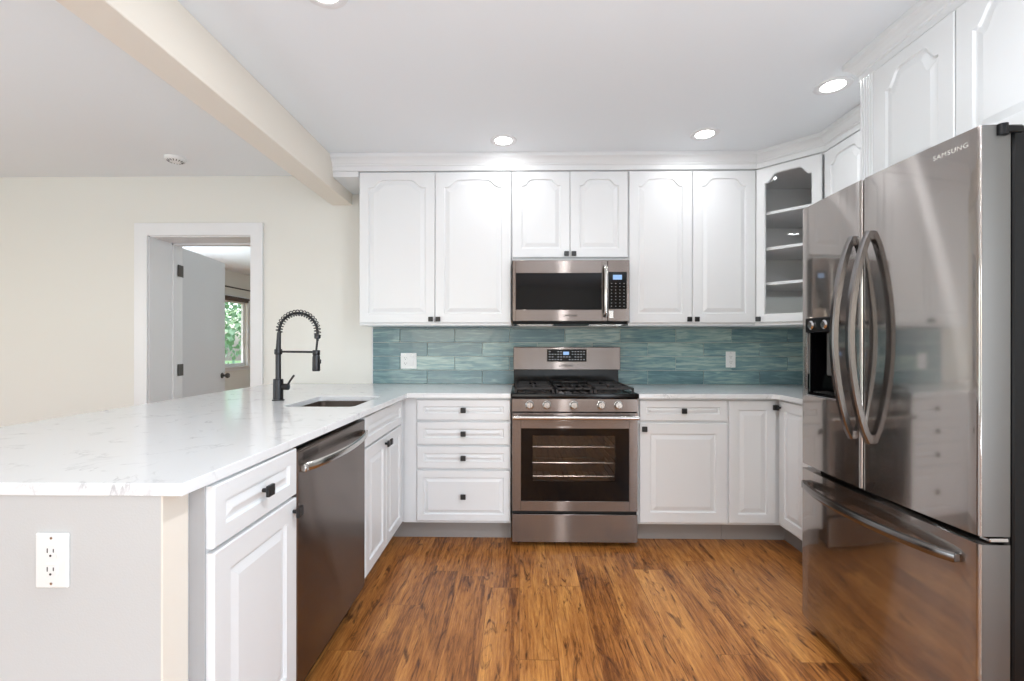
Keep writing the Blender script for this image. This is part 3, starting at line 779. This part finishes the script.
# ------------------------------------------------------------ range
RGX0, RGX1 = -0.047, 0.693; RW_ = RGX1-RGX0
rg = thing('gas_range', 'stainless steel gas range with black cooktop and glass oven window', 'range', (RGX0, 2.690, 0))
W_ = RW_
bm = bmesh.new(); bx(bm, 0.004, W_-0.004, 0.03, 0.62, 0.03, 0.868); 
for x in (0.05, W_-0.05):
    for y in (0.08, 0.55): cyl(bm, (x, y, 0.001), (x, y, 0.032), 0.018)
# oven cavity is shown by the window box below; body is hollowed behind the window
bm.free()
bm = bmesh.new()
bx(bm, 0.004, 0.10, 0.03, 0.62, 0.03, 0.868); bx(bm, W_-0.10, W_-0.004, 0.03, 0.62, 0.03, 0.868)
bx(bm, 0.10, W_-0.10, 0.03, 0.62, 0.03, 0.30); bx(bm, 0.10, W_-0.10, 0.03, 0.62, 0.74, 0.868); bx(bm, 0.10, W_-0.10, 0.52, 0.62, 0.30, 0.74)
for x in (0.05, W_-0.05):
    for y in (0.08, 0.55): cyl(bm, (x, y, 0.001), (x, y, 0.032), 0.018)
obj('body', bm, 'ovenin', rg)
# control panel with five knobs
bm = bmesh.new(); prism(bm, [(0, 0.793), (W_, 0.793), (W_, 0.872), (0, 0.872)], 0.0, 0.045, bev=0.003); obj('control_panel', bm, 'steel', rg)
for px_ in (530.4, 547.4, 574.2, 601.3, 618.2):
    x = (px_-512.3)/125.6*W_
    bm = bmesh.new(); lathe(bm, [(0.025, 0), (0.025, 0.005), (0.021, 0.008), (0.019, 0.026), (0.016, 0.029), (0.003, 0.029)], (x, 0, 0.835), axis=(0, -1, 0))
    bx(bm, x-0.004, x+0.004, -0.036, -0.02, 0.817, 0.853, 0.0015)
    obj('burner_knob', bm, 'handle', rg, smooth=True)
# oven door
dz0, dz1 = 0.213, 0.789
od = None
bm = bmesh.new()
wx0, wx1, wz0, wz1 = 0.056, 0.687, 0.272, 0.697
bx(bm, 0.003, wx0, -0.006, 0.028, dz0, dz1, 0.002); bx(bm, wx1, W_-0.003, -0.006, 0.028, dz0, dz1, 0.002)
bx(bm, wx0-0.002, wx1+0.002, -0.006, 0.028, wz1, dz1, 0.002); bx(bm, wx0-0.002, wx1+0.002, -0.006, 0.028, dz0, wz0, 0.002)
od = obj('oven_door', bm, 'steel', rg)
ix0, ix1, iz0, iz1 = 0.124, 0.606, 0.388, 0.655
bm = bmesh.new(); bx(bm, wx0, ix0, -0.004, 0.010, wz0, wz1); bx(bm, ix1, wx1, -0.004, 0.010, wz0, wz1); bx(bm, ix0, ix1, -0.004, 0.010, iz1, wz1); bx(bm, ix0, ix1, -0.004, 0.010, wz0, iz0)
obj('window_surround', bm, 'glassblk', od)
bm = bmesh.new(); bx(bm, ix0, ix1, -0.001, 0.004, iz0, iz1); obj('window_glass', bm, 'ovglass', od)
for z in (0.40, 0.48, 0.575):
    bm = bmesh.new(); x0_, x1_ = 0.112, W_-0.112
    tube(bm, [(x0_, 0.06, z), (x1_, 0.06, z)], 0.0030, 6); tube(bm, [(x0_, 0.50, z), (x1_, 0.50, z)], 0.0030, 6)
    tube(bm, [(x0_, 0.06, z), (x0_, 0.5, z)], 0.003, 6); tube(bm, [(x1_, 0.06, z), (x1_, 0.5, z)], 0.003, 6)
    for j in range(1, 13):
        x = x0_+(x1_-x0_)*j/13; tube(bm, [(x, 0.06, z+0.003), (x, 0.5, z+0.003)], 0.0030, 6)
    obj('oven_rack', bm, 'rack', rg, smooth=True)
bm = bmesh.new(); yb = -0.050; zz = 0.766
tube(bm, [(0.008, yb, zz), (W_-0.008, yb, zz)], 0.01, 14, flat=(0.010, 0.012))
for x in (0.03, W_-0.03): bx(bm, x-0.014, x+0.014, yb, -0.004, zz-0.010, zz+0.010, 0.002)
obj('door_handle', bm, 'handle', od, smooth=True)
bm = bmesh.new(); bx(bm, 0.003, W_-0.003, -0.004, 0.028, 0.030, 0.194, 0.003); obj('storage_drawer', bm, 'steel', rg)
bm = bmesh.new(); bx(bm, 0.006, W_-0.006, 0.012, 0.032, 0.026, 0.792); 
bm.free()
bm = bmesh.new(); bx(bm, 0.004, W_-0.004, 0.016, 0.032, 0.194, 0.213); obj('gap_seal', bm, 'gap', rg); bm = bmesh.new(); bx(bm, 0.004, W_-0.004, 0.016, 0.032, 0.789, 0.793); obj('gap_seal', bm, 'gap', rg)
# cooktop
bm = bmesh.new(); bx(bm, -0.006, W_+0.006, -0.004, 0.53, 0.872, 0.902, 0.006, seg=2); obj('cooktop', bm, 'enamel', rg, smooth=True)
ZT_ = 0.902
for (bx_, by_, br_) in ((0.14, 0.13, 0.045), (0.14, 0.40, 0.036), (W_-0.14, 0.13, 0.045), (W_-0.14, 0.40, 0.036), (W_/2, 0.27, 0.040)):
    bm = bmesh.new(); lathe(bm, [(br_*1.5, 0), (br_*1.45, 0.003), (br_, 0.004), (br_, 0.014), (br_*0.9, 0.018), (0.004, 0.018)], (bx_, by_, ZT_-0.0005)); obj('burner', bm, 'iron', rg, smooth=True)
for g0, g1, kind in ((0.018, 0.252, 0), (0.262, W_-0.262, 1), (W_-0.252, W_-0.018, 0)):
    bm = bmesh.new(); y0_, y1_ = 0.028, 0.50; zt = ZT_+0.032; rr = 0.0065
    def bar(a, b): 
        bx(bm, min(a[0], b[0])-rr, max(a[0], b[0])+rr, min(a[1], b[1])-rr, max(a[1], b[1])+rr, zt-0.012, zt, 0.002)
    bar((g0+rr, y0_), (g1-rr, y0_)); bar((g0+rr, y1_), (g1-rr, y1_)); bar((g0+rr, y0_), (g0+rr, y1_)); bar((g1-rr, y0_), (g1-rr, y1_))
    ym = (y0_+y1_)/2; bar((g0+rr, ym), (g1-rr, ym)); xm = (g0+g1)/2
    if kind == 0:
        for yc in (0.13, 0.40):
            bar((g0+rr, yc), (xm-0.03, yc)); bar((xm+0.03, yc), (g1-rr, yc))
            bar((xm, yc-0.085), (xm, yc-0.03)); bar((xm, yc+0.03), (xm, yc+0.085))
    else:
        for xx in (xm-0.05, xm, xm+0.05): bar((xx, y0_), (xx, y1_))
    for x in (g0+rr, g1-rr):
        for y in (y0_, ym, y1_): bx(bm, x-0.006, x+0.006, y-0.006, y+0.006, ZT_-0.0005, zt-0.01)
    obj('grate', bm, 'iron', rg)
# griddle plate lying on the rear centre of the grates
# backguard
bm = bmesh.new(); prism(bm, [(0.006, 0.896), (W_-0.006, 0.896), (W_-0.006, 1.016), (0.006, 1.016)], 0.505, 0.62, bev=0.003); obj('vent_riser', bm, 'enamel', rg)
bm = bmesh.new(); bx(bm, 0.003, W_-0.003, 0.455, 0.62, 1.014, 1.172, 0.005, seg=2); bgd = obj('backguard', bm, 'steel', rg)
cx0, cx1 = 0.235, 0.505
bm = bmesh.new(); bx(bm, cx0, cx1, 0.452, 0.456, 1.072, 1.156, 0.001); cp = obj('touch_panel', bm, 'glassblk', bgd)
bm = bmesh.new(); bx(bm, 0.345, 0.385, 0.4508, 0.4522, 1.118, 1.140); obj('clock_display', bm, 'display', cp)
bm = bmesh.new()
R = random.Random(3)
for row in (1.086, 1.104, 1.122, 1.140):
    for i in range(13):
        x = cx0+0.018+i*0.0195
        if 0.335 < x < 0.395 and row > 1.11: continue
        if R.random() < 0.2: continue
        bx(bm, x-0.0055, x+0.0055, 0.4512, 0.4522, row-0.0026, row+0.0026)
obj('button_legends', bm, 'legend', cp)
lettering('SAMSUNG', 0.020, 'blackpl', bgd, T_front(0.365, 0.4545, 1.043), spacing=1.1)
# griddle
gd = thing('griddle_plate', 'dark flat griddle plate lying on the rear centre of the range grates', 'griddle', (RGX0+W_/2, 2.690+0.375, ZT_+0.0325))
bm = bmesh.new(); bx(bm, -0.115, 0.115, -0.10, 0.10, 0.0, 0.010, 0.003); 
for a, b, c_, d_ in ((-0.115, 0.115, -0.10, -0.092), (-0.115, 0.115, 0.092, 0.10), (-0.115, -0.107, -0.10, 0.10), (0.107, 0.115, -0.10, 0.10)): bx(bm, a, b, c_, d_, 0.008, 0.020, 0.002)
obj('plate', bm, 'enamel', gd)
bm = bmesh.new(); bx(bm, -0.05, 0.05, -0.125, -0.098, 0.010, 0.018, 0.002); obj('grip', bm, 'iron', gd)

# ------------------------------------------------------------ microwave
MX0, MX1, MZ0, MZ1 = -0.046, 0.699, 1.338, 1.728; MWW = MX1-MX0; MH = MZ1-MZ0
mw = thing('microwave_oven', 'stainless over-the-range microwave with black window, mounted under the short cabinet', 'microwave', (MX0, 2.930, MZ0))
bm = bmesh.new(); bx(bm, 0.0, MWW, 0.03, WB-0.013-2.930, 0.0, MH, 0.002); obj('housing', bm, 'blackpl', mw)
sx = lambda p: (p-512.3)/116.6*MWW
sz = lambda p: (321-p)/61.0*MH
wx0, wx1, wz0, wz1 = sx(515.6), sx(601.5), sz(309.5), sz(273)
dxr = sx(607.3)
bm = bmesh.new(); bx(bm, 0, wx0, 0, 0.03, 0, MH, 0.002); bx(bm, wx1, dxr-0.001, 0, 0.03, 0, MH, 0.002); bx(bm, wx0-0.002, wx1+0.002, 0, 0.03, wz1, MH, 0.002); bx(bm, wx0-0.002, wx1+0.002, 0, 0.03, 0, wz0, 0.002)
md_ = obj('door', bm, 'steel', mw)
bm = bmesh.new(); bx(bm, wx0, wx1, 0.003, 0.012, wz0, wz1); obj('window', bm, 'glassblk', md_)
bm = bmesh.new(); hx = sx(604.8)
tube(bm, [(hx, -0.012, sz(316)), (hx, -0.034, sz(313)), (hx, -0.040, sz(303)), (hx, -0.042, sz(291)), (hx, -0.040, sz(279)), (hx, -0.034, sz(269)), (hx, -0.012, sz(266))], 0.012, 12, flat=(0.013, 0.008))
for p in (268, 314): bx(bm, hx-0.009, hx+0.009, -0.03, 0.002, sz(p)-0.008, sz(p)+0.008, 0.002)
obj('handle', bm, 'handle', md_, smooth=True)
bm = bmesh.new(); bx(bm, dxr+0.001, MWW, 0, 0.03, 0, sz(308.6), 0.002); bx(bm, dxr+0.001, MWW, 0, 0.03, sz(272), MH, 0.002); bx(bm, sx(626.2), MWW, 0, 0.03, sz(308.8), sz(271.8), 0.001)
cpn = obj('control_panel', bm, 'steel', mw)
bm = bmesh.new(); bx(bm, dxr+0.001, sx(626.4), 0.001, 0.03, sz(308.8), sz(271.8)); kp = obj('keypad', bm, 'glassblk', cpn)
bm = bmesh.new(); bx(bm, sx(612.5), sx(621.5), 0.0, 0.0012, sz(279.5), sz(274.8)); obj('display', bm, 'display', kp)
bm = bmesh.new()
for i in range(4):
    for j in range(8):
        x = sx(611.2+i*4.1); z = sz(283.3+j*3.25); bx(bm, x-0.0035, x+0.0035, 0.0004, 0.0014, z-0.0014, z+0.0014)
obj('button_legends', bm, 'legend', kp)
bm = bmesh.new(); bx(bm, sx(608.6), sx(613.0), -0.002, 0.001, sz(318), sz(310.5), 0.001); obj('latch_cover', bm, 'handle', cpn)
lettering('SAMSUNG', 0.018, 'blackpl', md_, T_front(sx(570), -0.0003, sz(315.5)), spacing=1.1)
bm = bmesh.new(); bx(bm, 0.002, MWW-0.002, 0.05, 0.40, -0.016, -0.0005, 0.003)
obj('underside_plate', bm, 'blackpl', mw)
for a, b in ((0.03, 0.27), (0.50, 0.72)):
    bm = bmesh.new(); bx(bm, a, b, 0.07, 0.22, -0.021, -0.0155, 0.002)
    for k in range(9): bx(bm, a+0.01, b-0.01, 0.08+k*0.015, 0.083+k*0.015, -0.024, -0.0205)
    obj('grease_filter', bm, 'handle', mw)

# ------------------------------------------------------------ dishwasher
dwX = -0.700
dw = thing('dishwasher', 'stainless steel dishwasher built into the peninsula between white cabinets', 'dishwasher', (dwX, 1.428, 0), PI/2)
Wd = 0.630
bm = bmesh.new(); bx(bm, 0.004, Wd-0.004, 0.03, 0.58, 0.09, 0.862); obj('tub_housing', bm, 'gap', dw)
bm = bmesh.new(); bx(bm, 0.002, Wd-0.002, -0.002, 0.028, 0.100, 0.852, 0.004, seg=2); ddr = obj('door', bm, 'steel', dw)
bm = bmesh.new(); bx(bm, 0.006, Wd-0.006, 0.06, 0.58, 0.002, 0.090); obj('toe_panel', bm, 'blackpl', dw)
bm = bmesh.new()
hz = 0.795
pts = [(0.030 + (Wd-0.060)*i/14, -0.012 - 0.040*math.sin(PI*min(1, max(0, i/14)))**0.6, hz) for i in range(15)]
tube(bm, pts, 0.01, 12, flat=(0.008, 0.014))
for x in (0.030, Wd-0.030): bx(bm, x-0.012, x+0.012, -0.022, -0.001, hz-0.012, hz+0.012, 0.003)
obj('handle', bm, 'handle', ddr, smooth=True)
bm = bmesh.new()
for k in range(5): bx(bm, 0.035, 0.150, -0.0026, -0.0015, 0.818+k*0.005, 0.8198+k*0.005)
obj('vent_slots', bm, 'blackpl', ddr)

# ------------------------------------------------------------ refrigerator, face looks to -X
FRX, FRN, FRF = 1.204, 1.216, 1.975
fr = thing('refrigerator', 'tall stainless french-door refrigerator with bottom freezer drawer and water dispenser', 'refrigerator', (FRX, FRF, 0), -PI/2)
FW = FRF-FRN       # local x: 0 far .. FW near;  local -y = world -X
DT = 0.076; BOW = 0.014
def bow(x): return -BOW*(1-(2*x/FW-1)**2)
def curved(x0, x1, z0, z1, hole=None, n=18):
    """door slab whose front follows the bow, rounded vertical edges, optional recess hole (hx0,hx1,hz0,hz1,depth)"""
    bm = bmesh.new()
    xs = [x0, x0+0.0015, x0+0.005] + [x0+0.012+(x1-x0-0.024)*i/n for i in range(n+1)] + [x1-0.005, x1-0.0015, x1]
    ed = [0.008, 0.0035, 0.001] + [0]*(n+1) + [0.001, 0.0035, 0.008]
    if hole:
        xs2 = []; ed2 = []
        for x, e in zip(xs, ed):
            if abs(x-hole[0]) < 0.012 or abs(x-hole[1]) < 0.012: continue
            xs2.append(x); ed2.append(e)
        xs2 += [hole[0], hole[1]]; ed2 += [0, 0]
        pr = sorted(zip(xs2, ed2)); xs = [p[0] for p in pr]; ed = [p[1] for p in pr]
    zs = [z0] + ([hole[2], hole[3]] if hole else []) + [z1]
    V = [[bm.verts.new((x, bow(x)+e, z)) for x, e in zip(xs, ed)] for z in zs]
    m = len(xs)
    for j in range(len(zs)-1):
        for i in range(m-1):
            if hole and j == 1 and hole[0]-1e-6 <= xs[i] and xs[i+1] <= hole[1]+1e-6: continue
            bm.faces.new((V[j][i], V[j][i+1], V[j+1][i+1], V[j+1][i]))
    bk = [[bm.verts.new((x, DT, z)) for x in (x0, x1)] for z in (z0, z1)]
    bm.faces.new((bk[0][1], bk[0][0], bk[1][0], bk[1][1]))
    bm.faces.new([v[0] for v in V] + [bk[1][0], bk[0][0]]); bm.faces.new([v[-1] for v in V][::-1] + [bk[0][1], bk[1][1]])
    bm.faces.new(V[0][:] + [bk[0][1], bk[0][0]]); bm.faces.new(V[-1][::-1] + [bk[1][0], bk[1][1]])
    return bm
SPL = FRF - 1.612
Z0u, Z1u, Z0d, Z1d = 0.690, 1.765, 0.046, 0.668
bm = bmesh.new(); bx(bm, 0.004, FW-0.004, DT+0.012, WR-0.03-FRX, 0.03, 1.762, 0.004); 
for x in (0.06, FW-0.06):
    for y in (0.16, 0.80): cyl(bm, (x, y, 0.001), (x, y, 0.032), 0.022)
obj('cabinet', bm, 'blackpl', fr)
bm = bmesh.new(); bx(bm, 0.012, FW-0.012, DT-0.004, DT+0.014, 0.06, 1.75); obj('gasket', bm, 'gap', fr)
bm = bmesh.new(); bx(bm, 0.01, FW-0.01, 0.05, DT+0.02, 0.012, 0.044); obj('toe_grille', bm, 'blackpl', fr)
HL = (0.060, 0.232, 0.985, 1.300)
ld = obj('left_door', curved(0, SPL-0.003, Z0u, Z1u, HL), ['steelf', 'steels'], fr, smooth=True)
rd = obj('right_door', curved(SPL+0.003, FW, Z0u, Z1u), ['steelf', 'steels'], fr, smooth=True)
fd = obj('freezer_drawer', curved(0, FW, Z0d, Z1d), ['steelf', 'steels'], fr, smooth=True)
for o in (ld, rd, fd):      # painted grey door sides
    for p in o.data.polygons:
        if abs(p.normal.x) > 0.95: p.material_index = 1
tag(ld, None); 
# dispenser
bm = bmesh.new(); a, b, c_, d_ = HL
bx(bm, a, b, 0.07, 0.074, c_, d_); bx(bm, a-0.001, a+0.002, bow(a), 0.072, c_, d_); bx(bm, b-0.002, b+0.001, bow(b), 0.072, c_, d_)
bx(bm, a, b, bow(b), 0.072, d_-0.002, d_); bx(bm, a, b, bow(b), 0.072, c_, c_+0.012)
dp = obj('dispenser_recess', bm, 'glassblk', ld)
bm = bmesh.new(); bx(bm, a+0.001, b-0.001, bow(b)-0.012, 0.05, d_-0.060, d_-0.002, 0.004, seg=2); dcp = obj('dispenser_controls', bm, 'blackpl', dp)
for x in (a+0.045, a+0.125):
    bm = bmesh.new(); lathe(bm, [(0.018, 0), (0.018, 0.005), (0.013, 0.010), (0.003, 0.010)], (x, bow(b)-0.0115, d_-0.031), axis=(0, -1, 0)); obj('dispenser_dial', bm, 'chrome', dcp, smooth=True)
bm = bmesh.new(); bx(bm, a+0.05, a+0.12, 0.03, 0.05, c_+0.08, d_-0.062, 0.004); obj('paddle', bm, 'steels', dp)
bm = bmesh.new(); 
for k in range(9): bx(bm, a+0.01+k*0.018, a+0.016+k*0.018, 0.005, 0.06, c_+0.011, c_+0.015)
obj('drip_tray', bm, 'steels', dp)
bm = bmesh.new()
for (p, q, r_, s_) in ((a-0.005, a, c_-0.005, d_+0.005), (b, b+0.005, c_-0.005, d_+0.005)): bx(bm, p, q, bow(b)-0.003, bow(a)+0.01, r_, s_, 0.0008)
bx(bm, a, b, bow(b)-0.003, bow(a)+0.01, c_-0.005, c_, 0.0008)
obj('dispenser_frame', bm, 'chrome', ld)
# door handles: bowed flat bars
def vhandle(par, x):
    bm = bmesh.new(); pts = []; z0, z1 = 0.860, 1.572; n = 22
    for i in range(n+1):
        u = i/n; zc = z0+(z1-z0)*u; pts.append((x, bow(x) - 0.006 - 0.066*math.sin(PI*u)**0.75, zc))
    rings = []
    for i, p in enumerate(pts):
        p0 = Vector(pts[max(0, i-1)]); p1 = Vector(pts[min(n, i+1)]); t_ = (p1-p0).normalized(); nrm = Vector((0, -t_.z, t_.y)).normalized()
        if nrm.y > 0: nrm = -nrm
        P = Vector(p); hw, hd = 0.0115, 0.010
        sec = [(-hw, -hd), (-hw, hd*0.6), (-hw*0.6, hd), (hw*0.6, hd), (hw, hd*0.6), (hw, -hd)]
        rings.append([bm.verts.new(P + Vector((sx_, 0, 0)) + nrm*sn) for sx_, sn in sec])
    for A, B in zip(rings, rings[1:]):
        for k in range(6): bm.faces.new((A[k], A[(k+1) % 6], B[(k+1) % 6], B[k]))
    bm.faces.new(rings[0]); bm.faces.new(rings[-1][::-1])
    for z in (z0+0.012, z1-0.012): bx(bm, x-0.0105, x+0.0105, bow(x)-0.010, bow(x)+0.004, z-0.016, z+0.016, 0.002)
    return obj('door_handle', bm, 'handle2', par, smooth=True)
M['handle2'] = steel('dark_steel_handle', (128, 125, 124), 0.22)
vhandle(ld, SPL-0.040); vhandle(rd, SPL+0.040)
bm = bmesh.new(); n = 24; x0_, x1_ = 0.035, FW-0.055; pts = []
for i in range(n+1):
    u = i/n; x = x0_+(x1_-x0_)*u; pts.append((x, bow(x) - 0.010 - 0.050*math.sin(PI*u)**0.6, 0.610))
rings = []
for i, p in enumerate(pts):
    t_ = (Vector(pts[min(n, i+1)])-Vector(pts[max(0, i-1)])).normalized(); nrm = Vector((t_.y, -t_.x, 0)).normalized()
    P = Vector(p); hw, hd = 0.0135, 0.009
    rings.append([bm.verts.new(P + Vector((0, 0, sz_)) + nrm*sn) for sz_, sn in [(-hw, -hd), (-hw, hd*0.6), (-hw*0.6, hd), (hw*0.6, hd), (hw, hd*0.6), (hw, -hd)]])
for A, B in zip(rings, rings[1:]):
    for k in range(6): bm.faces.new((A[k], A[(k+1) % 6], B[(k+1) % 6], B[k]))
bm.faces.new(rings[0]); bm.faces.new(rings[-1][::-1])
for x in (x0_+0.012, x1_-0.012): bx(bm, x-0.014, x+0.014, bow(x)-0.016, bow(x)+0.004, 0.598, 0.622, 0.002)
obj('drawer_handle', bm, 'handle2', fd, smooth=True)
for x, sg in ((0.0, -1), (FW, 1)):
    bm = bmesh.new(); cyl(bm, (x+sg*0.002, 0.052, 1.737), (x+sg*0.002, 0.052, 1.7655), 0.012, seg=18); bx(bm, min(x, x+sg*0.012), max(x, x+sg*0.012), 0.052, 0.10, 1.742, 1.760, 0.003)
    bx(bm, x-0.05 if sg > 0 else x+0.003, x-0.003 if sg > 0 else x+0.05, 0.03, 0.11, 1.7655, 1.7675, 0.0008)
    obj('hinge', bm, 'blackpl', fr, smooth=True)
bm = bmesh.new(); bx(bm, FW-0.03, FW-0.001, 0.025, 0.074, 0.674, 0.684, 0.002); obj('middle_hinge', bm, 'chrome', fr)
# lettering on the right-hand door, upper near corner
xl = FW-0.080
lettering('SAMSUNG', 0.0195, 'logo', rd, Matrix.Translation((xl, bow(xl)-0.0008, 1.727)) @ Matrix.Rotation(math.atan(BOW*4*(2*xl/FW-1)/FW), 4, 'Z') @ Matrix.Rotation(PI/2, 4, 'X'), spacing=1.15)

# ------------------------------------------------------------ ceiling lights, smoke detector
def downlight(x, y, label, power=DOWN_POWER):
    c = thing('recessed_light', label, 'ceiling light', (x, y, CZ), group='recessed ceiling lights')
    bm = bmesh.new(); lathe(bm, [(0.052, 0.0), (0.052, -0.003), (0.070, -0.008), (0.080, -0.004), (0.082, -0.0002)]); 
    obj('trim_ring', bm, 'trimw', c, smooth=True)
    bm = bmesh.new(); lathe(bm, [(0.052, -0.0005), (0.051, -0.0025), (0.002, -0.003)]); obj('lens', bm, 'lens', c, smooth=True)
    l = bpy.data.lights.new('lamp', 'AREA'); l.shape = 'DISK'; l.size = 0.11; l.energy = power; l.color = (0.93, 0.96, 1.0)
    lo = bpy.data.objects.new('lamp', l); COL.objects.link(lo); lo.parent = c; lo.location = (0, 0, -0.008)
downlight(-0.10, 2.79, 'round recessed ceiling light above the left wall cabinets')
downlight(1.09, 2.72, 'round recessed ceiling light above the right wall cabinets')
downlight(1.50, 2.22, 'bright round recessed ceiling light nearest to the cabinet over the fridge')
downlight(-0.69, 1.60, 'recessed ceiling light cut by the top edge of the picture')
downlight(0.50, 0.75, 'recessed ceiling light over the middle of the kitchen floor', 17)
sd = thing('smoke_detector', 'small round white smoke detector on the ceiling before the cream wall', 'smoke detector', (-2.30, 3.02, CZ))
bm = bmesh.new(); lathe(bm, [(0.062, 0.0), (0.062, -0.012), (0.056, -0.020), (0.030, -0.028), (0.003, -0.029)]); obj('housing', bm, 'plastic', sd, smooth=True)
bm = bmesh.new()
for k in range(16):
    a = 2*PI*k/16; cyl(bm, (0.050*math.cos(a), 0.050*math.sin(a), -0.0205), (0.034*math.cos(a), 0.034*math.sin(a), -0.0275), 0.0025, seg=6)
obj('vent_slots', bm, 'slot', sd)
